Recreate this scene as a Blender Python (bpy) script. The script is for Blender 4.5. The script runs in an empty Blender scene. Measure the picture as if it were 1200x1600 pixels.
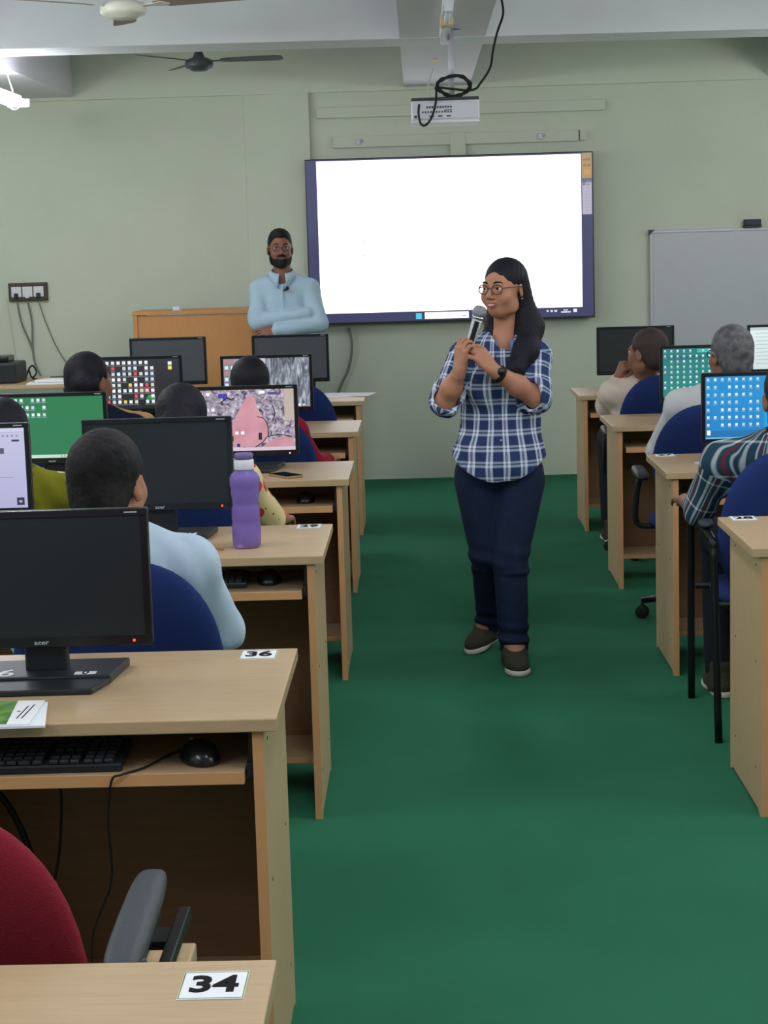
import bpy, bmesh, math, random
import numpy as np
from mathutils import Vector, Matrix

random.seed(7)
S = bpy.context.scene
COL = S.collection
PI = math.pi

# ------------------------------------------------------------------ camera
cam_d = bpy.data.cameras.new('camera')
cam = bpy.data.objects.new('camera', cam_d)
COL.objects.link(cam)
cam_d.sensor_fit = 'VERTICAL'
cam_d.sensor_height = 24.0
cam_d.lens = 42.3
cam_d.clip_start = 0.05
pit, yaw, rol = math.radians(8.289), math.radians(-1.322), math.radians(-1.657)
Fv = Vector((math.sin(yaw)*math.cos(pit), math.cos(yaw)*math.cos(pit), -math.sin(pit)))
R0 = Vector((math.cos(yaw), -math.sin(yaw), 0))
U0 = R0.cross(Fv)
Rv = math.cos(rol)*R0 + math.sin(rol)*U0
Uv = -math.sin(rol)*R0 + math.cos(rol)*U0
M = Matrix((Rv, Uv, -Fv)).transposed().to_4x4()
M.translation = (0, 0, 1.573)
cam.matrix_world = M
S.camera = cam

# ------------------------------------------------------------------ view + light
S.view_settings.view_transform = 'Standard'
S.view_settings.look = 'None'
S.view_settings.gamma = 1.0
S.view_settings.use_curve_mapping = False
S.view_settings.exposure = 0.0

W = bpy.data.worlds.new('ambient_fill')  # even ambient light added to soften the room through its open rear
S.world = W
W.use_nodes = True
W.node_tree.nodes['Background'].inputs[0].default_value = (0.83, 0.90, 1.0, 1)
W.node_tree.nodes['Background'].inputs[1].default_value = 0.36

def tube_or_fill_lamp(x, y, z, power):
    # two soft point lamps in a row
    for s in (-0.32, 0.32):
        d = bpy.data.lights.new('tube_or_fill_lamp', 'POINT')
        d.shadow_soft_size = 0.12
        d.energy = power/2; d.color = (0.94, 0.97, 1.0)
        o = bpy.data.objects.new('tube_or_fill_lamp', d); COL.objects.link(o)
        o.location = (x, y+s, z)
# the room's fluorescent tubes out of the frame, plus added fill near the back wall
for y_ in (1.2, 4.2, 7.0):
    tube_or_fill_lamp(-2.45, y_, 2.42, 44)
    tube_or_fill_lamp(2.60, y_, 2.42, 40)
tube_or_fill_lamp(2.75, 10.2, 2.40, 26)  # unseen fill lamp added to brighten the back wall, no fitting built
tube_or_fill_lamp(-2.85, 10.2, 2.40, 20)  # its partner on the left, also added fill for the back wall
tube_or_fill_lamp(0.15, 2.2, 2.42, 36)
tube_or_fill_lamp(0.15, 5.0, 2.42, 32)

# ------------------------------------------------------------------ helpers: materials
def lin(c):
    return tuple((v/255/12.92 if v/255 <= 0.04045 else ((v/255+0.055)/1.055)**2.4) for v in c[:3]) + (1.0,)

def mat(name, col, rough=0.5, metal=0.0, spec=0.4, var=0.0, vscale=8.0, vstretch=(1, 1, 1), bump=0.0, bscale=60.0, col2=None, emit=0.0, alpha=None, trans=0.0):
    m = bpy.data.materials.new(name); m.use_nodes = True
    nt = m.node_tree; b = nt.nodes['Principled BSDF']
    c = lin(col)
    b.inputs['Base Color'].default_value = c
    b.inputs['Roughness'].default_value = rough
    if trans: b.inputs['IOR'].default_value = 1.2
    b.inputs['Metallic'].default_value = metal
    b.inputs['Specular IOR Level'].default_value = spec
    if emit:
        b.inputs['Emission Color'].default_value = c
        b.inputs['Emission Strength'].default_value = emit
    if trans:
        b.inputs['Transmission Weight'].default_value = trans
    if alpha is not None:
        b.inputs['Alpha'].default_value = alpha
    if var or bump or col2:
        tc = nt.nodes.new('ShaderNodeTexCoord')
        mp = nt.nodes.new('ShaderNodeMapping'); mp.inputs['Scale'].default_value = vstretch
        nt.links.new(tc.outputs['Object'], mp.inputs['Vector'])
        if var or col2:
            n = nt.nodes.new('ShaderNodeTexNoise'); n.inputs['Scale'].default_value = vscale; n.inputs['Detail'].default_value = 4
            nt.links.new(mp.outputs[0], n.inputs['Vector'])
            r = nt.nodes.new('ShaderNodeValToRGB')
            r.color_ramp.elements[0].position = 0.35; r.color_ramp.elements[1].position = 0.65
            if col2:
                a, z = c, lin(col2)
            else:
                a = tuple(v*(1-var) for v in c[:3]) + (1,); z = tuple(min(1, v*(1+var)) for v in c[:3]) + (1,)
            r.color_ramp.elements[0].color = a; r.color_ramp.elements[1].color = z
            nt.links.new(n.outputs[0], r.inputs[0]); nt.links.new(r.outputs[0], b.inputs['Base Color'])
        if bump:
            n2 = nt.nodes.new('ShaderNodeTexNoise'); n2.inputs['Scale'].default_value = bscale; n2.inputs['Detail'].default_value = 3
            nt.links.new(mp.outputs[0], n2.inputs['Vector'])
            bp = nt.nodes.new('ShaderNodeBump'); bp.inputs['Strength'].default_value = bump; bp.inputs['Distance'].default_value = 0.01
            nt.links.new(n2.outputs[0], bp.inputs['Height']); nt.links.new(bp.outputs[0], b.inputs['Normal'])
    return m

def plaid(name, base, light, pu, pv, us, vs, accent=None, wav=0.25):
    """woven check: stripes along u (us) and v (vs) as (position, width, weight) inside one repeat"""
    m = bpy.data.materials.new(name); m.use_nodes = True
    nt = m.node_tree; b = nt.nodes['Principled BSDF']; b.inputs['Roughness'].default_value = 0.85
    b.inputs['Specular IOR Level'].default_value = 0.15
    uv = nt.nodes.new('ShaderNodeUVMap'); sp = nt.nodes.new('ShaderNodeSeparateXYZ')
    nt.links.new(uv.outputs[0], sp.inputs[0])
    def ramp(sock, period, stripes):
        d = nt.nodes.new('ShaderNodeMath'); d.operation = 'DIVIDE'; d.inputs[1].default_value = period
        nt.links.new(sock, d.inputs[0])
        f = nt.nodes.new('ShaderNodeMath'); f.operation = 'FRACT'; nt.links.new(d.outputs[0], f.inputs[0])
        r = nt.nodes.new('ShaderNodeValToRGB'); e = r.color_ramp.elements; r.color_ramp.interpolation = 'LINEAR'
        e[0].position = 0; e[0].color = (0, 0, 0, 1); e[1].position = 1; e[1].color = (0, 0, 0, 1)
        for p, w, g in stripes:
            for q, v in ((p-w/2-0.02, 0), (p-w/2+0.02, g), (p+w/2-0.02, g), (p+w/2+0.02, 0)):
                k = e.new(max(0.001, min(0.999, q))); k.color = (v, v, v, 1)
        nt.links.new(f.outputs[0], r.inputs[0]); return r.outputs[0]
    a = ramp(sp.outputs[0], pu, us); c = ramp(sp.outputs[1], pv, vs)
    add = nt.nodes.new('ShaderNodeMath'); add.operation = 'ADD'; add.use_clamp = True
    nt.links.new(a, add.inputs[0]); nt.links.new(c, add.inputs[1])
    mx = nt.nodes.new('ShaderNodeMix'); mx.data_type = 'RGBA'
    mx.inputs['A'].default_value = lin(base); mx.inputs['B'].default_value = lin(light)
    nt.links.new(add.outputs[0], mx.inputs['Factor'])
    out = mx.outputs['Result']
    if accent:
        r3 = ramp(sp.outputs[0], pu*1.0, accent[1])
        m2 = nt.nodes.new('ShaderNodeMix'); m2.data_type = 'RGBA'
        nt.links.new(r3, m2.inputs['Factor']); nt.links.new(out, m2.inputs['A']); m2.inputs['B'].default_value = lin(accent[0])
        out = m2.outputs['Result']
    nt.links.new(out, b.inputs['Base Color'])
    return m

def spots(name, base, cols, scale, thr):
    """printed cloth: voronoi blobs of a few colours on a base"""
    m = bpy.data.materials.new(name); m.use_nodes = True
    nt = m.node_tree; b = nt.nodes['Principled BSDF']; b.inputs['Roughness'].default_value = 0.85
    b.inputs['Specular IOR Level'].default_value = 0.15
    tc = nt.nodes.new('ShaderNodeTexCoord'); out = None
    prev = None
    for i, (c, th, sc) in enumerate(cols):
        mp = nt.nodes.new('ShaderNodeMapping'); mp.inputs['Location'].default_value = (i*3.1, i*1.7, i*0.9)
        nt.links.new(tc.outputs['Object'], mp.inputs[0])
        v = nt.nodes.new('ShaderNodeTexVoronoi'); v.inputs['Scale'].default_value = scale*sc
        nt.links.new(mp.outputs[0], v.inputs['Vector'])
        l = nt.nodes.new('ShaderNodeMath'); l.operation = 'LESS_THAN'; l.inputs[1].default_value = th
        nt.links.new(v.outputs['Distance'], l.inputs[0])
        mx = nt.nodes.new('ShaderNodeMix'); mx.data_type = 'RGBA'
        nt.links.new(l.outputs[0], mx.inputs['Factor'])
        if prev is None: mx.inputs['A'].default_value = lin(base)
        else: nt.links.new(prev, mx.inputs['A'])
        mx.inputs['B'].default_value = lin(c)
        prev = mx.outputs['Result']
    nt.links.new(prev, b.inputs['Base Color'])
    return m

def picture_mat(name, strength):
    """a lit screen: emits the colour stored on each face of its picture"""
    m = bpy.data.materials.new(name); m.use_nodes = True
    nt = m.node_tree; b = nt.nodes['Principled BSDF']
    b.inputs['Base Color'].default_value = (0.01, 0.01, 0.012, 1); b.inputs['Roughness'].default_value = 0.35
    at = nt.nodes.new('ShaderNodeAttribute'); at.attribute_name = 'Col'
    nt.links.new(at.outputs['Color'], b.inputs['Emission Color']); b.inputs['Emission Strength'].default_value = strength
    return m

def noise_screen(name, stops, scale, stretch, strength, dist=1.0):
    m = bpy.data.materials.new(name); m.use_nodes = True
    nt = m.node_tree; b = nt.nodes['Principled BSDF']
    b.inputs['Base Color'].default_value = (0.01, 0.01, 0.012, 1); b.inputs['Roughness'].default_value = 0.35
    tc = nt.nodes.new('ShaderNodeTexCoord'); mp = nt.nodes.new('ShaderNodeMapping'); mp.inputs['Scale'].default_value = stretch
    n = nt.nodes.new('ShaderNodeTexNoise'); n.inputs['Scale'].default_value = scale; n.inputs['Detail'].default_value = 5; n.inputs['Distortion'].default_value = dist
    r = nt.nodes.new('ShaderNodeValToRGB'); e = r.color_ramp.elements
    e[0].position, e[0].color = stops[0][0], lin(stops[0][1]); e[1].position, e[1].color = stops[-1][0], lin(stops[-1][1])
    for p, c in stops[1:-1]:
        k = e.new(p); k.color = lin(c)
    nt.links.new(tc.outputs['Object'], mp.inputs[0]); nt.links.new(mp.outputs[0], n.inputs['Vector']); nt.links.new(n.outputs[0], r.inputs[0])
    nt.links.new(r.outputs[0], b.inputs['Emission Color']); b.inputs['Emission Strength'].default_value = strength
    return m

MT = dict(
    wall=mat('wall_paint', (200, 207, 190), 0.75, var=0.03, vscale=1.5, bump=0.05, bscale=200),
    ceil=mat('ceiling_paint', (222, 224, 228), 0.8, var=0.03, vscale=2),
    beam=mat('beam_paint', (222, 218, 226), 0.75, var=0.02, vscale=2),
    carpet=mat('green_carpet', (46, 110, 82), 0.95, spec=0.1, var=0.05, vscale=2, bump=0.35, bscale=500),
    wood=mat('beech_laminate', (187, 159, 124), 0.34, spec=0.5, var=0.05, vscale=9, vstretch=(1.2, 14, 14)),
    woodv=mat('beech_laminate_upright', (185, 159, 124), 0.5, spec=0.4, var=0.05, vscale=9, vstretch=(14, 14, 1.2)),
    edge=mat('orange_edge_banding', (206, 152, 104), 0.5, spec=0.4),
    inner=mat('brown_board', (128, 92, 66), 0.6, var=0.05, vscale=8, vstretch=(1, 10, 10)),
    podium=mat('podium_laminate', (196, 138, 82), 0.5, var=0.04, vscale=8, vstretch=(12, 12, 1)),
    black=mat('black_plastic', (34, 37, 42), 0.42, spec=0.4),
    gloss=mat('glossy_black_plastic', (22, 24, 28), 0.22, spec=0.5),
    satin=mat('satin_black_metal', (22, 23, 26), 0.35, metal=0.3),
    panel_off=mat('dark_panel', (34, 40, 44), 0.30, spec=0.45),
    panel_reflect=mat('dark_panel_with_reflection', (66, 70, 80), 0.35, spec=0.6),  # switched-off panel lightened: the wall's reflection is put into its colour
    back_grey=mat('charcoal_panel', (60, 63, 72), 0.5),
    blue=mat('blue_fabric', (34, 51, 104), 0.9, spec=0.15, var=0.06, vscale=5, bump=0.25, bscale=400),
    red=mat('red_fabric', (132, 34, 48), 0.9, spec=0.15, var=0.05, vscale=5, bump=0.25, bscale=400),
    pad=mat('grey_arm_pad', (62, 68, 74), 0.55, bump=0.1, bscale=150),
    white=mat('white_plastic', (226, 226, 228), 0.45),
    offwhite=mat('ivory_enamel', (222, 218, 206), 0.4),
    paper=mat('paper', (232, 232, 238), 0.8, spec=0.1),
    ink=mat('black_ink', (18, 18, 24), 0.7, spec=0.1),
    chrome=mat('chrome', (210, 212, 216), 0.2, metal=1.0),
    silver=mat('silver_grey', (188, 190, 198), 0.4, metal=0.2),
    skin=mat('skin', (176, 122, 98), 0.5, spec=0.3, var=0.04, vscale=12),
    skin_d=mat('dark_skin', (140, 96, 78), 0.5, spec=0.3, var=0.04, vscale=12),
    lips=mat('lips', (150, 72, 72), 0.4),
    lips_d=mat('brown_lips', (112, 66, 58), 0.45),
    eye=mat('eye_white', (214, 208, 204), 0.25),
    iris=mat('dark_iris', (28, 18, 14), 0.2),
    hair=mat('black_hair', (22, 20, 31), 0.6, spec=0.22, bump=0.3, bscale=30, vstretch=(8, 8, 1.2)),
    hairshort=mat('short_black_hair', (22, 20, 23), 0.75, spec=0.2, bump=0.45, bscale=90, vstretch=(1, 1, 0.6), col2=(46, 42, 44), vscale=16),  # lighter noise tone puts a soft sheen into the hair colour
    hairgrey=mat('grey_hair', (74, 72, 76), 0.65, spec=0.3, bump=0.3, bscale=160, col2=(112, 110, 114), vscale=34),
    hairshave=mat('shaved_hair', (62, 48, 46), 0.6, spec=0.3, bump=0.4, bscale=250),
    shirt_lb=mat('light_blue_cotton', (172, 195, 213), 0.85, spec=0.15, var=0.02, vscale=6, bump=0.5, bscale=12),
    collar_blue=mat('blue_collar_cotton', (104, 122, 166), 0.85, spec=0.15),
    shirt_lb2=mat('pale_blue_cotton', (182, 200, 220), 0.85, spec=0.15, var=0.02, vscale=6, bump=0.6, bscale=9, vstretch=(1.4, 1.4, 0.6)),
    shirt_w=mat('white_cotton', (214, 214, 218), 0.85, spec=0.15, bump=0.2, bscale=14),
    shirt_cream=mat('cream_cotton', (214, 196, 182), 0.85, spec=0.15, bump=0.2, bscale=14),
    shirt_red=mat('crimson_cotton', (150, 26, 50), 0.85, spec=0.15, bump=0.2, bscale=14),
    denim=mat('dark_denim', (22, 33, 58), 0.85, spec=0.2, var=0.10, vscale=40, bump=0.35, bscale=16),
    trouser=mat('dark_trouser', (34, 36, 44), 0.85, spec=0.15),
    shoe=mat('olive_knit', (54, 52, 40), 0.85, bump=0.3, bscale=300),
    sole=mat('cream_rubber', (206, 200, 186), 0.6),
    floral=spots('floral_print', (222, 200, 150), [((208, 182, 126), 0.30, 0.8), ((206, 70, 62), 0.34, 1.0), ((96, 92, 60), 0.14, 1.6)], 14, 0.3),
    olive=spots('olive_print', (140, 138, 40), [((96, 108, 34), 0.42, 0.7), ((226, 220, 160), 0.24, 1.0), ((120, 116, 60), 0.10, 1.0)], 12, 0.3),
    navytan=plaid('navy_and_tan_cloth', (28, 32, 58), (204, 164, 112), 0.16, 9.0, [(0.5, 0.22, 1.0)], []),
    check=plaid('blue_check_cotton', (44, 60, 100), (212, 220, 238), 0.070, 0.058,
                [(0.14, 0.14, 0.62), (0.38, 0.16, 0.66), (0.26, 0.06, 0.35)],
                [(0.16, 0.16, 0.42), (0.40, 0.14, 0.38)]),
    check2=plaid('teal_check_cotton', (34, 62, 78), (200, 210, 216), 0.075, 0.11,
                 [(0.10, 0.10, 0.55), (0.42, 0.05, 0.6), (0.62, 0.14, 0.5)], [(0.5, 0.05, 0.5)], accent=((104, 40, 62), [(0.27, 0.08, 0.8)])),
    phone_glass=mat('phone_glass', (14, 14, 18), 0.08, spec=0.6),
    gold=mat('gold_rim', (196, 160, 110), 0.3, metal=0.8),
    blockwood=mat('pale_block', (214, 192, 150), 0.6),
    pole=mat('pale_lilac_metal', (190, 188, 200), 0.4, metal=0.1),
    blade=mat('brown_grey_blade', (150, 136, 124), 0.45),
    shaded_fan=mat('shaded_fan_enamel', (62, 66, 70), 0.4),  # enamel colour darkened so the far fan reads as a silhouette
    tube=mat('lit_tube', (244, 248, 255), 0.4, emit=45.0),
    glassoff=mat('unlit_tube_glass', (214, 214, 226), 0.15, spec=0.6),
    whiteboard=mat('whiteboard', (190, 192, 200), 0.35, spec=0.45),
    socket=mat('brown_switch_frame', (70, 60, 52), 0.5),
    mesh=mat('silver_grille', (150, 152, 160), 0.4, metal=0.7, bump=0.5, bscale=500),
    led=mat('red_led', (255, 60, 30), 0.4, emit=3.0),
    ledw=mat('white_led', (220, 230, 255), 0.4, emit=1.5),
    leafgreen=mat('green_print', (112, 160, 62), 0.6, col2=(50, 84, 48), vscale=24),
    pinkprint=mat('greyed_print', (170, 160, 164), 0.6),
    pic=picture_mat('screen_picture', 1.0),
    tvpic=picture_mat('display_picture', 1.8),
    specframe=mat('grey_spectacle_frame', (78, 76, 82), 0.35, metal=0.4),
    keycap=mat('keycap', (46, 48, 54), 0.35, spec=0.5),
    rubber=mat('black_rubber', (16, 16, 18), 0.7),
    cable=mat('black_cable', (22, 22, 24), 0.55),
    cableg=mat('grey_cable', (120, 124, 116), 0.6),
    strap=mat('tan_strap', (168, 120, 76), 0.6),
    navy=mat('navy_cloth', (30, 34, 48), 0.8, bump=0.3, bscale=60),
    bottle=mat('purple_plastic', (168, 142, 222), 0.25, spec=0.5, trans=0.55),
    bottlelid=mat('white_lid', (216, 214, 222), 0.4),
    bottlecap=mat('muted_purple_cap', (104, 90, 142), 0.45),
)
MT['rock'] = noise_screen('grey_rock_picture', [(0.3, (40, 44, 54)), (0.5, (108, 116, 128)), (0.7, (190, 196, 206))], 22, (2.2, 1, 0.6), 1.0, 1.5)
MT['mottle'] = noise_screen('mottled_picture', [(0.34, (54, 46, 66)), (0.47, (150, 140, 160)), (0.58, (186, 176, 190)), (0.7, (232, 228, 240))], 46, (1, 1, 1.1), 0.95, 1.2)
MT['pinkscreen'] = noise_screen('pink_picture', [(0.3, (196, 134, 150)), (0.7, (222, 166, 178))], 10, (1, 1, 1), 0.95, 0.3)

# ------------------------------------------------------------------ helpers: meshes
class MB:
    """collects shapes; build() links them as one mesh object"""
    def __init__(s): s.bm = bmesh.new()
    def _xf(s, verts, T):
        if T is not None:
            for v in verts: v.co = T @ v.co
    def box(s, lo, hi, bev=0.0, T=None, mi=0, seg=2):
        r = bmesh.ops.create_cube(s.bm, size=1.0); vs = r['verts']
        c = [(a+b)/2 for a, b in zip(lo, hi)]; d = [abs(b-a) for a, b in zip(lo, hi)]
        for v in vs: v.co = Vector((v.co.x*d[0]+c[0], v.co.y*d[1]+c[1], v.co.z*d[2]+c[2]))
        fs = list({f for v in vs for f in v.link_faces})
        for f in fs: f.material_index = mi
        if bev:
            es = list({e for v in vs for e in v.link_edges})
            rb = bmesh.ops.bevel(s.bm, geom=es, offset=min(bev, min(d)*0.45), segments=seg, affect='EDGES', profile=0.5)
            vs = list({v for f in rb['faces'] for v in f.verts} | {v for v in vs if v.is_valid})
            for v in vs:
                for f in v.link_faces: f.material_index = mi
        s._xf(vs, T); return s
    def prism(s, pts, z0, z1, T=None, mi=0, bev=0.0):
        """outline pts (x, y) raised from z0 to z1"""
        lo = [s.bm.verts.new((x, y, z0)) for x, y in pts]; hi = [s.bm.verts.new((x, y, z1)) for x, y in pts]
        n = len(pts); fs = []
        fs.append(s.bm.faces.new(lo[::-1])); fs.append(s.bm.faces.new(hi))
        for i in range(n): fs.append(s.bm.faces.new((lo[i], lo[(i+1) % n], hi[(i+1) % n], hi[i])))
        for f in fs: f.material_index = mi
        vs = lo+hi
        if bev:
            es = list({e for v in vs for e in v.link_edges})
            rb = bmesh.ops.bevel(s.bm, geom=es, offset=bev, segments=2, affect='EDGES', profile=0.5)
            vs = list({v for f in rb['faces'] for v in f.verts} | {v for v in vs if v.is_valid})
            for v in vs:
                for f in v.link_faces: f.material_index = mi
        s._xf(vs, T); return s
    def tube(s, pts, r, n=8, mi=0, smooth_n=0, closed=False):
        pts = [Vector(p) for p in pts]
        rs = list(r) if hasattr(r, '__len__') else [r]*len(pts)
        if smooth_n:
            q, rr = [], []
            m = len(pts)
            for i in range(m if closed else m-1):
                if closed: p0, p1, p2, p3 = pts[i-1], pts[i], pts[(i+1) % m], pts[(i+2) % m]
                else: p0, p1, p2, p3 = pts[max(i-1, 0)], pts[i], pts[i+1], pts[min(i+2, m-1)]
                for k in range(smooth_n):
                    t = k/smooth_n
                    q.append(0.5*((2*p1)+(p2-p0)*t+(2*p0-5*p1+4*p2-p3)*t*t+(3*p1-p0-3*p2+p3)*t**3))
                    rr.append(rs[i]*(1-t)+rs[(i+1) % m]*t)
            if not closed: q.append(pts[-1]); rr.append(rs[-1])
            pts, rs = q, rr
        rings = []; m = len(pts); up = None
        for i, p in enumerate(pts):
            a = pts[i-1] if (i > 0 or closed) else pts[i]; b = pts[(i+1) % m] if (i < m-1 or closed) else pts[i]
            t = (b-a).normalized()
            if up is None: up = Vector((0, 0, 1)) if abs(t.z) < 0.9 else Vector((1, 0, 0))
            x = t.cross(up)
            if x.length < 1e-6: x = t.orthogonal()
            x.normalize(); y = x.cross(t).normalized(); up = y
            rings.append([s.bm.verts.new(p+rs[i]*(math.cos(2*PI*k/n)*x+math.sin(2*PI*k/n)*y)) for k in range(n)])
        fs = []
        for i in range(m if closed else m-1):
            A, B = rings[i], rings[(i+1) % m]
            for k in range(n): fs.append(s.bm.faces.new((A[k], A[(k+1) % n], B[(k+1) % n], B[k])))
        if not closed:
            fs.append(s.bm.faces.new(rings[0][::-1])); fs.append(s.bm.faces.new(rings[-1]))
        for f in fs: f.material_index = mi; f.smooth = True
        return s
    def lathe(s, prof, n=32, T=None, mi=0, c=(0, 0, 0)):
        """profile (r, z) spun about z"""
        rings = []; vs = []
        for r, z in prof:
            if r < 1e-6: rings.append([s.bm.verts.new((c[0], c[1], c[2]+z))])
            else: rings.append([s.bm.verts.new((c[0]+r*math.cos(2*PI*k/n), c[1]+r*math.sin(2*PI*k/n), c[2]+z)) for k in range(n)])
            vs += rings[-1]
        for A, B in zip(rings, rings[1:]):
            for k in range(n):
                a0, a1 = A[k % len(A)], A[(k+1) % len(A)]; b0, b1 = B[k % len(B)], B[(k+1) % len(B)]
                q = []
                for v in (a0, a1, b1, b0):
                    if v not in q: q.append(v)
                if len(q) > 2:
                    f = s.bm.faces.new(q); f.material_index = mi; f.smooth = True
        s._xf(vs, T); return s
    def quad(s, a, b, c, d, mi=0):
        f = s.bm.faces.new([s.bm.verts.new(p) for p in (a, b, c, d)]); f.material_index = mi; return s
    def cushion(s, outline, t, power=4.0, bend=0.0, T=None, rings=9, mi=0):
        """soft pad: outline in (x, z), thickness t along y"""
        n = len(outline); cx = sum(p[0] for p in outline)/n; cz = sum(p[1] for p in outline)/n
        def P(p, r, sgn):
            x = cx+(p[0]-cx)*r; z = cz+(p[1]-cz)*r
            return (x, sgn*t/2*math.sqrt(max(0, 1-r**power))+bend*(x-cx)**2, z)
        rim = [s.bm.verts.new(P(p, 1, 0)) for p in outline]; vs = list(rim)
        for sgn in (1, -1):
            prev = rim
            for i in range(1, rings):
                r = math.sin((1-i/rings)*PI/2)
                cur = [s.bm.verts.new(P(p, r, sgn)) for p in outline]; vs += cur
                for k in range(n):
                    q = (prev[k], prev[(k+1) % n], cur[(k+1) % n], cur[k])
                    f = s.bm.faces.new(q if sgn < 0 else q[::-1]); f.smooth = True; f.material_index = mi
                prev = cur
            c0 = s.bm.verts.new(P((cx, cz), 0, sgn)); vs.append(c0)
            for k in range(n):
                q = (prev[k], prev[(k+1) % n], c0); f = s.bm.faces.new(q if sgn < 0 else q[::-1]); f.smooth = True; f.material_index = mi
        s._xf(vs, T); return s
    def build(s, name, m, parent=None, smooth=False):
        me = bpy.data.meshes.new(name)
        bmesh.ops.recalc_face_normals(s.bm, faces=s.bm.faces[:])
        if smooth:
            for f in s.bm.faces: f.smooth = True
        s.bm.to_mesh(me); s.bm.free()
        for x in (m if isinstance(m, (list, tuple)) else [m]): me.materials.append(x)
        o = bpy.data.objects.new(name, me); COL.objects.link(o)
        if parent: o.parent = parent
        return o

def tag(o, label, cat, group=None):
    o['label'] = label; o['category'] = cat
    if group: o['group'] = group
    return o
def thing(name, label, cat, loc=(0, 0, 0), rz=0.0, group=None):
    o = bpy.data.objects.new(name, None); COL.objects.link(o)
    o.empty_display_size = 0.1
    o.location = loc; o.rotation_euler = (0, 0, rz)
    return tag(o, label, cat, group)
def struct(o):
    o['kind'] = 'structure'; return o
def lbl(o, t):
    o['label'] = t; return o

def rotx(a): return Matrix.Rotation(a, 4, 'X')
def roty(a): return Matrix.Rotation(a, 4, 'Y')
def rotz(a): return Matrix.Rotation(a, 4, 'Z')
def tr(*p): return Matrix.Translation(p)

def text_mesh(txt, size, name, m, parent, T, ext=0.0004, bold=0.0, sx=1.0):
    cu = bpy.data.curves.new('lettering', 'FONT'); cu.body = txt; cu.size = size; cu.extrude = ext; cu.offset = bold
    cu.align_x = 'CENTER'; cu.align_y = 'CENTER'; cu.resolution_u = 3
    tmp = bpy.data.objects.new('lettering', cu); COL.objects.link(tmp)
    bpy.context.view_layer.update()
    me = bpy.data.meshes.new_from_object(tmp.evaluated_get(bpy.context.evaluated_depsgraph_get()))
    bpy.data.objects.remove(tmp); bpy.data.curves.remove(cu)
    me.transform(T @ Matrix.Diagonal((sx, 1, 1, 1)))
    me.materials.clear(); me.materials.append(m); me.name = name
    o = bpy.data.objects.new(name, me); COL.objects.link(o); o.parent = parent
    return o

def picture(name, rects, parent, m, T=None):
    """lit screen image: rects (x0, z0, x1, z1, rgb[, rgb top]) facing -y, each a hair in front of the one before"""
    bm = bmesh.new(); cl = bm.loops.layers.color.new('Col')
    for i, r in enumerate(rects):
        x0, z0, x1, z1, c = r[:5]; ct = r[5] if len(r) > 5 else c
        y = -0.00012*min(i, 6) if i < 6 else -0.0009
        vs = [bm.verts.new(p) for p in ((x0, y, z0), (x1, y, z0), (x1, y, z1), (x0, y, z1))]
        f = bm.faces.new(vs)
        for l, k in zip(f.loops, (c, c, ct, ct)):
            l[cl] = tuple(v/255 for v in k) + (1,)
    me = bpy.data.meshes.new(name); bm.to_mesh(me); bm.free()
    if T is not None: me.transform(T)
    me.materials.append(m)
    o = bpy.data.objects.new(name, me); COL.objects.link(o); o.parent = parent
    return o

# ------------------------------------------------------------------ helpers: smooth bodies from distance fields
def rc(a, b, ra, rb):
    a = np.array(a, np.float32); b = np.array(b, np.float32); ab = b-a; L = float(ab@ab)+1e-12
    def f(p):
        q = p-a; t = np.clip(q@ab/L, 0, 1)
        return np.linalg.norm(q-t[:, None]*ab, axis=1)-(ra+(rb-ra)*t)
    r = max(ra, rb); f.lo = np.minimum(a, b)-r; f.hi = np.maximum(a, b)+r
    return f
def el(c, r, R=None):
    c = np.array(c, np.float32); r = np.array(r, np.float32)
    Rm = None if R is None else np.array(R, np.float32)
    def f(p):
        q = p-c
        if Rm is not None: q = q@Rm
        k0 = np.linalg.norm(q/r, axis=1); k1 = np.linalg.norm(q/(r*r), axis=1)+1e-9
        return k0*(k0-1)/k1
    m = float(r.max()) if Rm is not None else r
    f.lo = c-m; f.hi = c+m
    return f
def half(n, d):
    """keeps the side where n.p < d"""
    n = np.array(n, np.float32); n = n/np.linalg.norm(n)
    def f(p): return p@n-d
    return f
class Field:
    def __init__(s, k=0.02): s.it = []; s.k = k
    def add(s, f, k=None): s.it.append((f, s.k if k is None else k, 0)); return s
    def cut(s, f, k=0.006): s.it.append((f, k, 1)); return s      # subtract the inside of f
    def keep(s, f, k=0.003): s.it.append((f, k, 2)); return s     # intersect with f
    def __call__(s, p):
        d = None
        for f, k, mode in s.it:
            e = f(p).astype(np.float32)
            if d is None: d = e; continue
            if mode == 0:
                h = np.clip(0.5+0.5*(e-d)/k, 0, 1); d = e+(d-e)*h-k*h*(1-h)
            else:
                if mode == 1: e = -e
                h = np.clip(0.5-0.5*(e-d)/k, 0, 1); d = e+(d-e)*h+k*h*(1-h)
        return d
    def bounds(s):
        L = [f for f, k, m in s.it if m == 0]
        return np.min([f.lo for f in L], axis=0), np.max([f.hi for f in L], axis=0)
def placed(field, R, t, sc=1.0):
    """a field built in its own frame, turned by R (columns = its axes), scaled and moved to t"""
    R = np.array(R, np.float32); t = np.array(t, np.float32)
    def f(p): return field(((p-t)@R)/sc)*sc
    lo, hi = field.bounds(); cs = np.array([[x, y, z] for x in (lo[0], hi[0]) for y in (lo[1], hi[1]) for z in (lo[2], hi[2])])
    w = cs*sc@R.T+t
    f.lo, f.hi = w.min(0), w.max(0)
    return f
def Rz(a):
    c, s_ = math.cos(a), math.sin(a); return np.array([[c, -s_, 0], [s_, c, 0], [0, 0, 1]])
def Rx(a):
    c, s_ = math.cos(a), math.sin(a); return np.array([[1, 0, 0], [0, c, -s_], [0, s_, c]])

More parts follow.
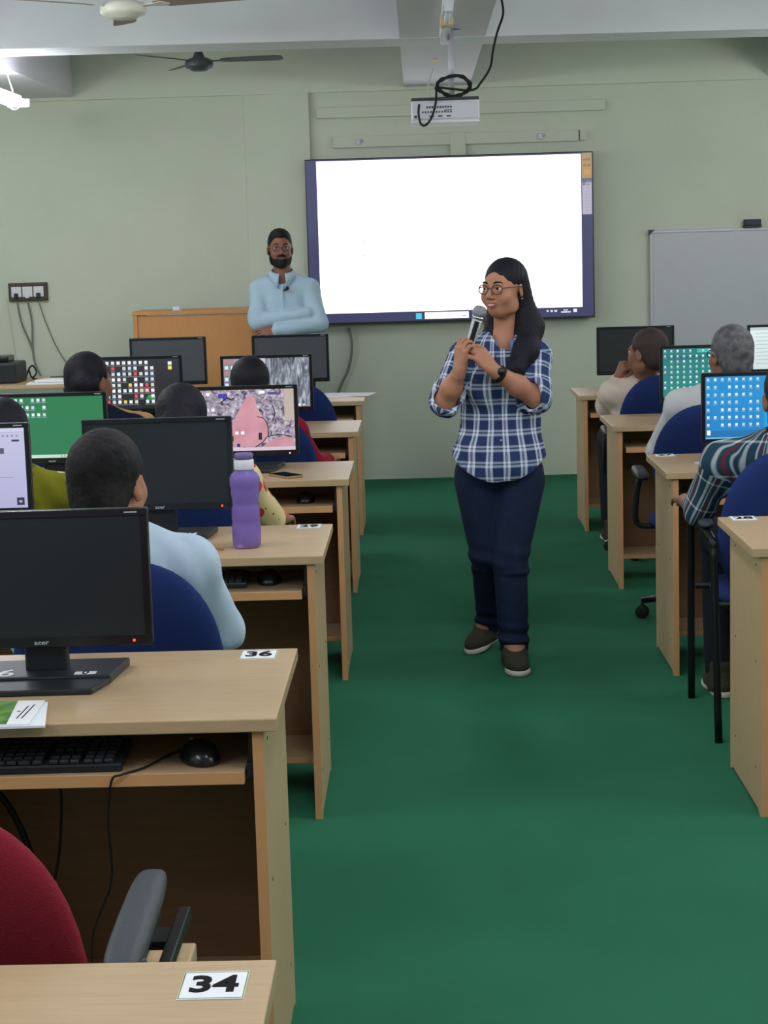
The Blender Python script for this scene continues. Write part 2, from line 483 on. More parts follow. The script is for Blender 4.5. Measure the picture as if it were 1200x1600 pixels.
def net(field, h, wob=None):
    """surface-net mesh of a field: verts, quads"""
    lo, hi = field.bounds(); lo = lo-3*h; hi = hi+3*h
    ST = 4
    nc = np.ceil((hi-lo)/(h*ST)).astype(int)+1
    gx = [lo[i]+np.arange(nc[i]+1)*h*ST for i in range(3)]
    cp = np.stack(np.meshgrid(*gx, indexing='ij'), -1).reshape(-1, 3).astype(np.float32)
    cd = field(cp).reshape(nc+1)
    n = nc*ST
    D = np.repeat(np.repeat(np.repeat(np.where(cd[:-1, :-1, :-1] > 0, 1, -1), ST, 0), ST, 1), ST, 2).astype(np.float32)*9
    mn = np.full(tuple(nc), 9.0, np.float32)
    for i in (0, 1):
        for j in (0, 1):
            for k in (0, 1):
                mn = np.minimum(mn, np.abs(cd[i:nc[0]+i, j:nc[1]+j, k:nc[2]+k]))
    act = np.argwhere(mn < h*ST*1.9)
    off = np.stack(np.meshgrid(*[np.arange(ST)]*3, indexing='ij'), -1).reshape(-1, 3)
    idx = (act[:, None, :]*ST+off[None]).reshape(-1, 3)
    CH = 200000
    for a in range(0, len(idx), CH):
        q = idx[a:a+CH]; p = (lo+q*h).astype(np.float32)
        v = field(p)
        if wob is not None: v = v+wob(p)
        D[q[:, 0], q[:, 1], q[:, 2]] = v
    sg = D < 0
    cs = [sg[i:n[0]-1+i, j:n[1]-1+j, k:n[2]-1+k] for i in (0, 1) for j in (0, 1) for k in (0, 1)]
    cnt = sum(c.astype(np.int8) for c in cs)
    cells = np.argwhere((cnt > 0) & (cnt < 8))
    vid = np.full(tuple(n-1), -1, np.int64); vid[cells[:, 0], cells[:, 1], cells[:, 2]] = np.arange(len(cells))
    acc = np.zeros((len(cells), 3)); num = np.zeros(len(cells))
    cor = [(i, j, k) for i in (0, 1) for j in (0, 1) for k in (0, 1)]
    val = {c: D[cells[:, 0]+c[0], cells[:, 1]+c[1], cells[:, 2]+c[2]] for c in cor}
    for a in cor:
        for ax in range(3):
            if a[ax] == 0:
                b = list(a); b[ax] = 1; b = tuple(b)
                va, vb = val[a], val[b]; m = (va < 0) != (vb < 0)
                t = np.where(m, va/(va-vb+1e-12), 0); t = np.clip(t, 0, 1)
                P = np.array(a)[None]+0.0*t[:, None]; P = np.repeat(np.array(a, float)[None], len(cells), 0); P[:, ax] += t
                acc += P*m[:, None]; num += m
    V = lo+(cells+acc/num[:, None])*h
    Q = []
    for ax in range(3):
        s0 = [slice(1, n[i]-1) for i in range(3)]; s1 = list(s0)
        s0[ax] = slice(0, n[ax]-1); s1[ax] = slice(1, n[ax])
        A = sg[tuple(s0)]; B = sg[tuple(s1)]
        e = np.argwhere(A != B); org = np.array([1, 1, 1]); org[ax] = 0; e = e+org
        fl = A[tuple((e-org).T)]
        u, w = [(1, 2), (2, 0), (0, 1)][ax]
        def cell(du, dw):
            c = e.copy(); c[:, u] -= du; c[:, w] -= dw; return vid[c[:, 0], c[:, 1], c[:, 2]]
        q = np.stack([cell(1, 1), cell(0, 1), cell(0, 0), cell(1, 0)], 1)
        q[~fl] = q[~fl][:, ::-1]
        Q.append(q)
    Q = np.concatenate(Q); Q = Q[(Q >= 0).all(1)]
    return V, Q

def grow(name, field, h, m, parent, wob=None, uv=None, relax=1):
    V, Q = net(field, h, wob)
    for _ in range(relax):     # even out the net a little
        sm = np.zeros_like(V); c = np.zeros(len(V))
        for i in range(4):
            for j in (1, 3):
                np.add.at(sm, Q[:, i], V[Q[:, (i+j) % 4]]); np.add.at(c, Q[:, i], 1)
        c[c == 0] = 1
        V = V*0.5+0.5*sm/c[:, None]
    base = np.array(parent.matrix_basis.translation) if parent else np.zeros(3)
    me = bpy.data.meshes.new(name)
    me.from_pydata((V-base).tolist(), [], Q.tolist()); me.update()
    me.polygons.foreach_set('use_smooth', [True]*len(me.polygons))
    if uv is not None:
        cen = V[Q].mean(1); U = uv(V, Q, cen)           # (faces, 4, 2)
        lay = me.uv_layers.new(name='UVMap'); lay.data.foreach_set('uv', U.reshape(-1).astype(np.float32))
    for x in (m if isinstance(m, (list, tuple)) else [m]): me.materials.append(x)
    o = bpy.data.objects.new(name, me); COL.objects.link(o); o.parent = parent
    return o
# ------------------------------------------------------------------ the room
D = 12.37
struct(MB().box((-3.3, -1.5, -0.1), (3.3, D+0.2, 0.0)).build('floor', MT['carpet']))
struct(MB().box((-3.3, -1.5, 2.95), (3.3, D+0.2, 3.05)).build('ceiling', MT['ceil']))
w = MB()
w.box((-3.3, D, 0), (3.3, D+0.15, 2.95))
w.box((-3.3, D-0.03, 2.62), (3.3, D, 2.95))
w.prism([(-1.157, D+0.001), (-1.15, D-0.006), (-0.711, D-0.045), (-0.711, D+0.001)], 0, 2.62)
struct(w.build('wall_back', MT['wall']))
struct(MB().box((-3.45, -1.5, 0), (-3.3, D+0.15, 2.95)).build('wall_left', MT['wall']))
struct(MB().box((3.3, -1.5, 0), (3.45, D+0.15, 2.95)).build('wall_right', MT['wall']))
# painted concrete beams: two along the room, one across it
struct(MB().box((-2.66, -1.5, 2.64), (-2.29, D-0.03, 2.96)).build('trim_1', MT['beam']))
struct(MB().box((-0.07, -1.5, 2.64), (0.37, D-0.03, 2.96)).build('trim_2', MT['beam']))
T = tr(0, 9.52, 0) @ rotz(math.radians(2.6))
struct(MB().box((-3.35, 0, 2.6385), (3.35, 0.36, 2.96), T=T).build('trim_3', MT['ceil']))
struct(MB().box((2.35, -1.5, 2.64), (2.72, D-0.03, 2.96)).build('trim_4', MT['beam']))
# painted raceway above the display
struct(MB().box((-0.661, D-0.035, 2.449), (1.27, D, 2.522), 0.004).build('trim_5', MT['wall']))

# ------------------------------------------------------------------ desks
def add_edge(o):
    for p in o.data.polygons:
        if p.normal.y < -0.9: p.material_index = 1
def desk(x_aisle, y_far, side, label, number=None, width=0.70, plate_xy=None, dep=0.573, caps=False):
    """side +1: the aisle end is its right end (left block); -1: its left end"""
    xr = x_aisle if side > 0 else x_aisle+width
    xl = xr-width; yn = y_far-dep
    xc = (xl+xr)/2
    t = thing('computer_desk', label, 'desk', (xc, yn, 0), group='beech computer desks in rows')
    hw = width/2
    MB().box((-hw, 0, 0.725), (hw, dep, 0.75), 0.0025).build('desktop', MT['wood'], t)
    for s in (-1, 1):
        x0 = s*(hw-0.026); x1 = x0-s*0.02
        pts = [(0.012, 0.0), (0.035, 0.0), (0.055, 0.012), (dep-0.115, 0.012), (dep-0.09, 0.0), (dep-0.07, 0.0), (dep-0.07, 0.7248), (0.012, 0.7248)]
        T = Matrix(((0, 0, 1, 0), (1, 0, 0, 0), (0, 1, 0, 0), (0, 0, 0, 1)))
        b = MB().prism(pts, min(x0, x1), max(x0, x1), T=T)
        o = b.build('side_panel', [MT['woodv'], MT['edge']], t); add_edge(o)
        if s == side and caps:
            for yy in (0.09, dep-0.16):
                for zz in (0.69, 0.42, 0.12):
                    MB().lathe([(0, 0.0012), (0.004, 0.001), (0.004, 0)], 10, T=tr(x0, yy, zz) @ roty(s*PI/2)).build('screw_cap', MT['socket'], o)
    iw = hw-0.046
    MB().box((-iw, dep-0.115, 0.10), (iw, dep-0.097, 0.725)).build('modesty_panel', MT['inner'], t)
    o = MB().box((-iw, dep-0.36, 0.105), (iw, dep-0.116, 0.123), 0.001).build('bottom_shelf', [MT['wood'], MT['edge']], t); add_edge(o)
    tray = MB().box((-iw+0.016, 0.004, 0.628), (iw-0.016, 0.345, 0.652), 0.0015).build('keyboard_tray', [MT['wood'], MT['edge']], t); add_edge(tray)
    for s in (-1, 1):
        MB().box((s*(iw-0.013), 0.02, 0.632), (s*(iw-0.001), 0.36, 0.662), 0.001).box((s*(iw-0.009), 0.03, 0.66), (s*(iw-0.002), 0.33, 0.7249)).build('runner', MT['black'], tray)
    if number:
        px, pyy = plate_xy[0]-xc, plate_xy[1]-yn
        p = MB().box((px-0.0375, pyy-0.039, 0.7501), (px+0.0375, pyy+0.039, 0.7512)).build('number_plate', MT['paper'], t)
        fr = MB()
        for a, b in (((-.037, -.037), (.037, -.0355)), ((-.037, .0355), (.037, .037)), ((-.037, -.037), (-.0355, .037)), ((.0355, -.037), (.037, .037))):
            fr.box((px+a[0], pyy+a[1], 0.7510), (px+b[0], pyy+b[1], 0.75135))
        fr.build('plate_border', MT['leafgreen'], p)
        text_mesh(number, 0.062, 'numeral', MT['ink'], p, tr(px, pyy, 0.7516), bold=0.0018, sx=0.92)
    return t

LX = [-0.188, -0.275, -0.282, -0.275, -0.298, -0.321]
LY = [2.023, 3.702, 5.427, 7.071, 8.787, 10.481]
RX = [0.874, 0.867, 0.854, 0.854]
RY = [5.363, 7.016, 8.708, 10.414]
desk(LX[0], LY[0], 1, 'nearest beech desk numbered 34, only its top corner showing', '34', plate_xy=(-0.254, 1.948))
desk(LX[1], LY[1], 1, 'beech computer desk numbered 36 with a keyboard on its pull-out tray', '36', plate_xy=(-0.352, 3.647), caps=True)
desk(LX[2], LY[2], 1, 'beech computer desk numbered 29 with the purple water bottle on top', '29', plate_xy=(-0.352, 5.385), caps=True)
desk(LX[3], LY[3], 1, 'beech desk with a smartphone on top and a mouse on its tray')
desk(LX[4], LY[4], 1, 'beech desk between the smartphone desk and the desk with loose papers')
desk(LX[5], LY[5], 1, 'farthest desk of the left block with loose white papers on its end')
desk(RX[0], RY[0], -1, 'nearest desk of the right block, numbered 28', '28', plate_xy=(0.945, 5.328), caps=True)
desk(RX[1], RY[1], -1, 'right block desk numbered 27 carrying the light blue screen', '27', plate_xy=(0.935, 6.982), caps=True)
desk(RX[2], RY[2], -1, 'right block desk carrying the teal screen with icons')
desk(RX[3], RY[3], -1, 'farthest desk of the right block with a black screen on top')
for k, w_ in ((2, 'lavender document screen'), (3, 'plain green screen'), (4, 'black icon-covered screen'), (5, 'blank reflecting screen by the podium')):
    desk(LX[k]-0.705, LY[k], 1, 'beech desk against the wall side carrying the '+w_)
desk(RX[3]+0.705, RY[3], -1, 'beech desk carrying the white document screen by the whiteboard')

# ------------------------------------------------------------------ monitors
SW, SH = 0.435, 0.270          # outer size
IW, IH0, IH1 = 0.2035, -0.113, 0.121
def monitor(x, y, kind, label, ztop=1.105, rz=0.0, sticker=None, led='led'):
    zc = ztop-SH/2
    t = thing('monitor', label, 'monitor', (x, y, 0.75), rz, group='monitors on the desks')
    z = zc-0.75
    h = MB()
    h.box((-SW/2, 0, z-SH/2), (SW/2, 0.022, z+SH/2), 0.004)
    h.box((-SW/2+0.03, 0.02, z-SH/2+0.02), (SW/2-0.03, 0.05, z+SH/2-0.03), 0.012)
    hs = h.build('housing', MT['black'], t)
    b = MB()                                          # raised bezel round the panel
    for a, c in (((-SW/2, z-SH/2), (SW/2, z+IH0)), ((-SW/2, z+IH1), (SW/2, z+SH/2)), ((-SW/2, z+IH0), (-IW, z+IH1)), ((IW, z+IH0), (SW/2, z+IH1))):
        b.box((a[0], -0.006, a[1]), (c[0], 0.0015, c[1]), 0.0012, seg=1)
    b.build('bezel', MT['gloss'], hs)
    if kind in ('off', 'grey'):
        MB().box((-IW, -0.003, z+IH0), (IW, 0.001, z+IH1)).build('screen', MT['panel_off' if kind == 'off' else 'panel_reflect'], t)
    else:
        screen(kind, t, z)
    text_mesh('acer', 0.0125, 'wordmark', MT['silver'], hs, tr(0, -0.0063, z-SH/2+0.010) @ rotx(PI/2), bold=0.0002, sx=1.3)
    MB().box((IW-0.03, -0.0064, z+SH/2-0.008), (IW-0.005, -0.0059, z+SH/2-0.0055)).build('model_mark', MT['silver'], hs)
    MB().lathe([(0, 0.0015), (0.002, 0.001), (0.0028, 0)], 10, T=tr(IW-0.022, -0.006, z-SH/2+0.010) @ rotx(PI/2)).build('power_light', MT[led], hs)
    n = MB(); n.box((-0.042, 0.028, 0.012), (0.042, 0.062, z-SH/2+0.06), 0.006); n.build('neck', MT['black'], t)
    bs = MB()
    bs.prism([(-0.135, -0.03), (-0.112, -0.118), (0.112, -0.118), (0.135, -0.03)], 0.0, 0.012, bev=0.003)
    bs.prism([(-0.152, 0.125), (-0.135, -0.03), (0.135, -0.03), (0.152, 0.125)], 0.0, 0.017, bev=0.003)
    bs.build('stand_base', MT['black'], t)
    if sticker:
        k = MB().box((0.062, -0.018, 0.0172), (0.104, 0.004, 0.0178)).build('sticker', MT['white'], t)
        text_mesh(sticker, 0.035, 'sticker_number', MT['ink'], k, tr(0.083, -0.007, 0.018), bold=0.0005, sx=0.8)
        text_mesh('6' if sticker == '0' else '3', 0.075, 'painted_number', MT['white'], t, tr(-0.076, 0.006, 0.0175), bold=0.001)
    return t

def icons(rects, cols, rows, x0, z1, dx, dz, s, colset, skip=0.12, seed=1):
    rn = random.Random(seed)
    for c in range(cols):
        for r in range(rows):
            if rn.random() < skip: continue
            x = x0+c*dx; z = z1-r*dz
            rects.append((x, z-s, x+s, z, rn.choice(colset)))
            rects.append((x-s*0.3, z-s*1.5, x+s*1.3, z-s*1.25, (150, 176, 186) if s < 0.0145 else (120, 122, 128)))
WH = [(235, 240, 244), (222, 234, 240), (245, 248, 250), (206, 216, 206), (190, 220, 240)]
def screen(kind, t, z):
    x0, x1, z0, z1 = -IW, IW, z+IH0, z+IH1
    T = tr(0, -0.002, 0)
    R = []
    if kind == 'document':
        R = [(x0, z0, x1, z1, (176, 176, 212), (196, 196, 226)), (x0, z1-0.012, x1, z1, (206, 206, 232)), (x0, z1-0.0125, x1, z1-0.0115, (150, 150, 180))]
        for i in range(12): R.append((0.03+i*0.0135, z1-0.026, 0.036+i*0.0135, z1-0.020, (140, 140, 170)))
        for i in range(8): R.append((0.04+i*0.012, z1-0.040, 0.047+i*0.012, z1-0.035, (150, 150, 182)))
        R += [(0.166, z1-0.040, 0.188, z1-0.034, (60, 60, 100)), (0.02, z1-0.145, 0.165, z1-0.1435, (130, 130, 160)),
              (0.126, z1-0.075, 0.142, z1-0.058, (90, 90, 116)), (0.1, z1-0.072, 0.108, z1-0.066, (130, 130, 160)), (0.172, z0+0.008, 0.194, z0+0.030, (44, 44, 84)), (0.178, z0+0.015, 0.188, z0+0.022, (190, 190, 220))]
    elif kind == 'green':
        R = [(x0, z0, x1, z1, (44, 122, 82), (40, 124, 78)), (x0, z0, x1, z0+0.012, (196, 224, 212))]
        icons(R, 9, 3, x0+0.004, z1-0.006, 0.0215, 0.028, 0.011, WH, 0.1, 3)
        for i in range(3): R.append((x1-0.17+i*0.012, z0+0.004, x1-0.165+i*0.012, z0+0.008, (70, 90, 84)))
    elif kind == 'night':
        R = [(x0, z0, x1, z1, (24, 26, 32), (40, 42, 50)), (-0.01, z0+0.055, 0.115, z0+0.125, (46, 34, 36)), (0.0, z0+0.07, 0.075, z0+0.10, (96, 46, 44)), (0.015, z0+0.08, 0.05, z0+0.095, (190, 70, 60)),
             (0.04, z0+0.04, 0.085, z0+0.055, (30, 140, 70)), (0.05, z0+0.052, 0.075, z0+0.064, (44, 170, 86))]
        icons(R, 11, 8, x0+0.004, z1-0.008, 0.0265, 0.0265, 0.015, WH+[(240, 70, 90), (230, 210, 90)], 0.16, 5)
        R.append((0.150, z1-0.052, 0.168, z1-0.034, (238, 220, 110))); R.append((0.150, z1-0.030, 0.168, z1-0.014, (240, 244, 248)))
    elif kind == 'teal':
        R = [(x0, z0, x1, z1, (26, 134, 128), (24, 122, 122)), (x0+0.16, z1-0.020, x1, z1-0.004, (60, 190, 170)), (x0+0.02, z1-0.05, x0+0.2, z1-0.036, (20, 104, 118)), (x0, z0, x1, z0+0.012, (20, 60, 84)), (x0+0.008, z0+0.002, x0+0.07, z0+0.010, (236, 246, 246))]
        icons(R, 13, 8, x0+0.006, z1-0.006, 0.0295, 0.0245, 0.0088, WH+[(240, 190, 200)], 0.08, 8)
    elif kind == 'blue':
        R = [(x0, z0, x1, z1, (22, 112, 176), (26, 146, 214)), (x0+0.02, z0+0.03, x0+0.24, z1-0.05, (26, 132, 200), (30, 146, 212)), (x0+0.22, z0+0.02, x0+0.34, z1-0.02, (30, 158, 220)), (x0, z0, x1, z0+0.005, (120, 190, 224))]
        icons(R, 8, 7, x0+0.006, z1-0.006, 0.0265, 0.0285, 0.0092, WH, 0.06, 11)
        R.append((x0+0.006, z0+0.014, x0+0.019, z0+0.032, (250, 252, 255)))
    elif kind == 'white':
        R = [(x0, z0, x1, z1, (206, 222, 222), (226, 240, 240)), (x0, z1-0.016, x1, z1, (190, 206, 212))]
        for i in range(9): R.append((x0+0.03, z1-0.035-i*0.021, x1-0.06-0.02*(i % 3), z1-0.032-i*0.021, (168, 186, 190)))
    elif kind == 'rock':
        o = picture('screen', [(x0, z0, x1, z1, (20, 20, 20))], t, MT['rock'], T)
        R2 = [(x0, z0, x0+0.165, z1, (120, 126, 140), (140, 148, 160)), (x0+0.165, z0+0.02, x0+0.20, z1, (196, 200, 206)), (x0+0.02, z0+0.02, x0+0.1, z1-0.09, (90, 98, 116))]
        icons(R2, 5, 8, x0+0.006, z1-0.006, 0.030, 0.0275, 0.016, WH+[(230, 110, 110)], 0.10, 13)
        for i in range(9): R2.append((x0+0.21+i*0.02, z0+0.004, x0+0.222+i*0.02, z0+0.014, WH[i % 5]))
        picture('icon_grid', R2, o, MT['pic'], tr(0, -0.0026, 0)); return
    elif kind == 'pink':
        o = picture('screen', [(x0, z0, x1, z1, (20, 20, 20))], t, MT['mottle'], T)
        n = MB()
        def blob(pts, yy): 
            f = n.bm.faces.new([n.bm.verts.new((px, yy, z+pz)) for px, pz in pts])
        blob([(-0.02, -0.098), (-0.055, -0.075), (-0.056, -0.055), (-0.028, 0.0), (-0.004, 0.05), (0.018, 0.085), (0.035, 0.1), (0.056, 0.088), (0.062, 0.05), (0.082, 0.02), (0.098, -0.01), (0.103, -0.05), (0.092, -0.078), (0.05, -0.098)], -0.0026)
        blob([(0.075, -0.1), (0.1, -0.082), (0.135, -0.065), (0.17, -0.062), (0.198, -0.07), (0.198, -0.1)], -0.0026)
        n.build('picture_shape', MT['pinkscreen'], o)
        R2 = [(x0, z0, x1, z0+0.013, (216, 196, 214)), (0.166, z+0.0, 0.2025, z1, (190, 178, 166)),
              (-0.046, z-0.075, -0.032, z-0.055, (40, 20, 56)), (0.064, z-0.072, 0.077, z-0.045, (40, 20, 56)), (-0.020, z-0.098, -0.008, z-0.085, (50, 40, 110)), (-0.085, z+0.09, -0.05, z+0.108, (70, 66, 160)), (-0.068, z+0.08, -0.056, z+0.095, (60, 56, 180)),
              (0.105, z+0.1, 0.14, z+0.11, (80, 76, 140))]
        for (a, b) in ((-0.025, -0.05), (-0.003, -0.05), (-0.135, 0.04), (-0.113, 0.04), (-0.13, 0.1), (-0.155, 0.1), (0.07, 0.104), (0.08, 0.104)): R2.append((a, z+b, a+0.013, z+b+0.012, (250, 246, 250)))
        picture('icon_grid', R2, o, MT['pic'], tr(0, -0.0028, 0))
        br = MB()
        for pts in (((-0.07, -0.1), (-0.06, -0.06), (-0.062, -0.03), (-0.05, -0.005), (-0.06, 0.01)), ((0.05, -0.1), (0.08, -0.08), (0.1, -0.06), (0.15, -0.055), (0.19, -0.062)), ((0.1, -0.06), (0.1, -0.02), (0.085, 0.01), (0.06, 0.016)), ((0.12, 0.06), (0.13, 0.03), (0.12, 0.0)), ((-0.08, 0.07), (-0.05, 0.09), (-0.03, 0.08))):
            br.tube([(px, -0.003, z+pz) for px, pz in pts], 0.0016, 5, smooth_n=4)
        br.build('picture_branch', MT['ink'], o); return
    picture('screen', R, t, MT['pic'], T)

monitor(-0.757, 3.45, 'off', 'large black switched-off monitor on desk 36, beside the leaflet', 1.090, 0.02, '0')
monitor(-0.772, 5.20, 'off', 'black switched-off monitor with a red light behind the purple bottle', 1.107, 0.0, '37')
monitor(-0.692, 6.85, 'pink', 'monitor showing a pink shape on a mottled grey picture', 1.073, 0.0, led='ledw')
monitor(-0.735, 8.55, 'rock', 'monitor showing a grey rock picture with icons at its left', 1.092, led='black')
monitor(-0.741, 10.25, 'grey', 'blank monitor with a greyish reflection below the man with folded arms', 1.108, led='black')
monitor(-1.362, 5.20, 'document', 'monitor showing a lavender document page at the picture edge', 1.104)
monitor(-1.422, 6.85, 'green', 'monitor with a plain green screen and small white icons', 1.066)
monitor(-1.352, 8.55, 'night', 'monitor with a black desktop full of white icons', 1.103, led='black')
monitor(-1.437, 10.25, 'grey', 'blank monitor with a greyish reflection in front of the wooden podium', 1.111, led='black')
monitor(1.205, 10.20, 'off', 'black monitor facing the man who rests his cheek on his hand', 1.103, led='black')
monitor(1.335, 8.50, 'teal', 'monitor with a teal screen full of icons by the grey-haired man', 1.086)
monitor(1.267, 6.80, 'blue', 'monitor with a bright blue screen and rows of icons', 1.077)
monitor(2.05, 10.20, 'white', 'monitor showing a white document in front of the whiteboard', 1.092)

# ------------------------------------------------------------------ chairs
def back_outline(w, h, n=44, top=2.6, taper=0.10):
    pts = []
    for k in range(n):
        a = 2*PI*k/n; c, s_ = math.cos(a), math.sin(a)
        x = (abs(c)**(2/top))*(1 if c > 0 else -1); z = (abs(s_)**(2/top))*(1 if s_ > 0 else -1)
        pts.append((x*w/2*(1-taper*max(0, z)-0.06*max(0, -z)), z*h/2))
    return pts
def seat_pad(m, parent, w=0.47, d=0.45, z=0.46):
    return MB().cushion(back_outline(w, d, top=3.6, taper=0.04), 0.075, 5, T=tr(0, 0.24, z-0.03) @ rotx(PI/2)).build('seat', m, parent)
def back_pad(m, parent, w, z0, z1, tilt=0.13):
    h = z1-z0
    return MB().cushion(back_outline(w, h, taper=0.13), 0.075, 5, bend=-0.55, T=tr(0, 0.045, (z0+z1)/2) @ rotx(tilt)).build('backrest', m, parent)
def swivel_chair(x, y, label, col='blue', rz=0.0, ztop=0.92, w=0.47, arms=True, z0=0.50):
    t = thing('office_chair', label, 'chair', (x, y, 0), rz, group='office chairs at the desks')
    seat_pad(MT[col], t); back_pad(MT[col], t, w, z0, ztop)
    MB().tube([(0, 0.28, 0.40), (0, 0.05, 0.40), (0, -0.02, 0.46), (0, -0.012, 0.70)], 0.014, 8, smooth_n=4).build('back_bracket', MT['black'], t)
    MB().lathe([(0, 0.43), (0.05, 0.42), (0.05, 0.405), (0.022, 0.39), (0.022, 0.22), (0.030, 0.21), (0.030, 0.09), (0, 0.09)], 16, c=(0, 0.24, 0)).build('gas_column', MT['satin'], t)
    for k in range(5):
        a = 2*PI*k/5+0.3; c, s_ = math.cos(a), math.sin(a)
        lg = MB().tube([(0.02*c, 0.24+0.02*s_, 0.115), (0.15*c, 0.24+0.15*s_, 0.10), (0.27*c, 0.24+0.27*s_, 0.075)], [0.022, 0.017, 0.013], 8).build('base_arm', MT['satin'], t)
        cs = MB(); Tc = tr(0.27*c, 0.24+0.27*s_, 0.028) @ rotz(a) @ rotx(PI/2)
        for q in (-0.017, 0.005): cs.lathe([(0, q), (0.024, q), (0.028, q+0.003), (0.028, q+0.009), (0.024, q+0.012), (0, q+0.012)], 18, T=Tc)
        cs.tube([(0.27*c, 0.24+0.27*s_, 0.03), (0.27*c, 0.24+0.27*s_, 0.08)], 0.006, 6)
        cs.build('caster', MT['rubber'], lg)
    if arms:
        for s in (-1, 1):
            Lp, yp = (0.36, 0.35) if col == 'red' else (0.25, 0.20)
            a = MB(); a.cushion([(px*1.0, pz) for px, pz in back_outline(0.058, Lp, 28, 4.0, 0.0)], 0.035, 4, T=tr(s*(0.255 if col == 'red' else 0.275), yp, 0.615 if col == 'red' else 0.635) @ rotx(PI/2+0.06))
            p = a.build('armrest', MT['pad' if col == 'red' else 'black'], t)
            if col == 'red': MB().box((s*0.255-0.012, 0.30, 0.555), (s*0.255+0.012, 0.50, 0.60), 0.004).box((s*0.298-0.010, 0.20, 0.545), (s*0.298+0.010, 0.54, 0.565), 0.003).box((s*0.255, 0.40, 0.548), (s*0.302, 0.46, 0.562), 0.002).build('arm_slide', MT['satin'], p)
            MB().tube([(s*0.275, 0.22, 0.605), (s*0.285, 0.23, 0.55), (s*0.285, 0.25, 0.42), (s*0.20, 0.25, 0.405)], 0.013, 8, smooth_n=4).build('arm_post', MT['black'], p)
    return t
def tube_chair(x, y, label, ztop=0.92):
    t = thing('visitor_chair', label, 'chair', (x, y, 0), group='office chairs at the desks')
    seat_pad(MT['blue'], t); back_pad(MT['blue'], t, 0.50, 0.40, ztop)
    for s in (-1, 1):
        xx = s*0.262
        MB().tube([(xx, 0.50, 0.0), (xx, 0.50, 0.58), (xx, 0.47, 0.63), (xx, 0.40, 0.645), (xx, 0.06, 0.635), (xx, 0.015, 0.60), (xx, 0.0, 0.5), (xx, -0.075, 0.0)], 0.0125, 10, smooth_n=5).build('leg_frame', MT['satin'], t)
        MB().cushion(back_outline(0.05, 0.28, 28, 3.0, 0.0), 0.03, 4, T=tr(xx, 0.25, 0.665) @ rotx(PI/2)).build('armrest', MT['pad'], t)
    for yy in (0.06, 0.40): MB().tube([(-0.262, yy, 0.415), (0.262, yy, 0.415)], 0.011, 8).build('cross_bar', MT['satin'], t)
    return t
swivel_chair(-0.690, 2.16, 'red fabric office chair with grey arm pads at desk 36', 'red', 0.0, 0.905, 0.50, z0=0.47)
swivel_chair(-0.690, 3.90, 'blue chair under the man in the pale blue shirt behind the big black monitor', ztop=0.91, arms=False)
swivel_chair(-0.76, 5.62, 'blue chair under the woman in the floral sleeve, behind the red-lit monitor', ztop=0.90, arms=False)
swivel_chair(-0.665, 7.26, 'blue chair of the crimson-sleeved person, right of the pink-shape screen', ztop=0.93, arms=False)
swivel_chair(-0.66, 8.98, 'empty-looking blue chair right of the grey rock screen', ztop=0.93, arms=False)
swivel_chair(-1.40, 5.62, 'blue chair under the person in the olive print top', ztop=0.79, arms=False)
swivel_chair(-1.38, 7.28, 'blue chair under the person facing the black icon screen')
tube_chair(1.17, 5.63, 'blue chair with black tube legs under the person in the checked shirt')
swivel_chair(1.16, 7.17, 'blue swivel chair under the grey-haired man in white', w=0.50, ztop=0.93)
swivel_chair(1.20, 8.87, 'blue swivel chair under the man resting his cheek on his hand', ztop=0.925)
# ------------------------------------------------------------------ display wall
t = thing('interactive_display', 'large wall display showing a blank white page above a dark taskbar', 'screen', (0.2155, 12.262, 1.6275))
b = MB().box((-0.9625, 0.0, -0.5505), (0.9625, 0.06, 0.5505), 0.004)
b.box((-0.70, 0.05, -0.40), (0.70, 0.1075, 0.40))
hs = b.build('housing', MT['gloss'], t)
NV, NV2 = (52, 54, 92), (58, 60, 98)
R = [(-0.955, -0.540, 0.955, 0.543, NV, NV2), (-0.885, -0.478, 0.88, 0.535, (252, 249, 255)),
     (0.885, 0.375, 0.953, 0.541, (176, 140, 92), (168, 146, 110)), (0.892, 0.49, 0.945, 0.505, (150, 120, 84)), (0.895, 0.45, 0.915, 0.47, (150, 128, 60)), (0.925, 0.45, 0.94, 0.465, (140, 96, 60)), (0.9, 0.40, 0.94, 0.432, (196, 150, 86)), (0.885, 0.345, 0.953, 0.375, (92, 104, 120)),
     (0.887, 0.136, 0.951, 0.356, (178, 174, 192)), (0.893, 0.328, 0.908, 0.346, (110, 84, 124)), (0.915, 0.328, 0.938, 0.338, (140, 128, 148))]
for i in range(8): R.append((0.908, 0.31-i*0.021, 0.938, 0.3125-i*0.021, (150, 144, 164)))
R += [(-0.244, -0.530, -0.205, -0.490, (70, 206, 236)), (-0.184, -0.530, 0.112, -0.487, (250, 250, 255)), (0.07, -0.520, 0.098, -0.511, (120, 120, 140)), (0.138, -0.530, 0.168, -0.503, (240, 236, 246)), (0.136, -0.502, 0.17, -0.490, (214, 70, 100)),
      (0.637, -0.506, 0.652, -0.494, (230, 230, 245)), (0.664, -0.508, 0.680, -0.494, (226, 226, 240)), (0.690, -0.508, 0.708, -0.494, (226, 226, 240)),
      (0.752, -0.500, 0.780, -0.492, (230, 230, 245)), (0.735, -0.514, 0.800, -0.505, (230, 230, 245)), (0.818, -0.512, 0.842, -0.490, (244, 244, 250))]
for zz in (0.0, -0.10, -0.19, -0.27, -0.33): R.append((-0.592, zz, -0.580, zz+0.008, (214, 214, 222)))
R += [(-0.80, 0.505, -0.79, 0.512, (190, 190, 200)), (0.842, 0.338, 0.856, 0.345, (224, 224, 228))]
def dim(c): return c if min(c) > 248 else tuple(v*0.766 for v in c)      # everything but the glaring white page glows less
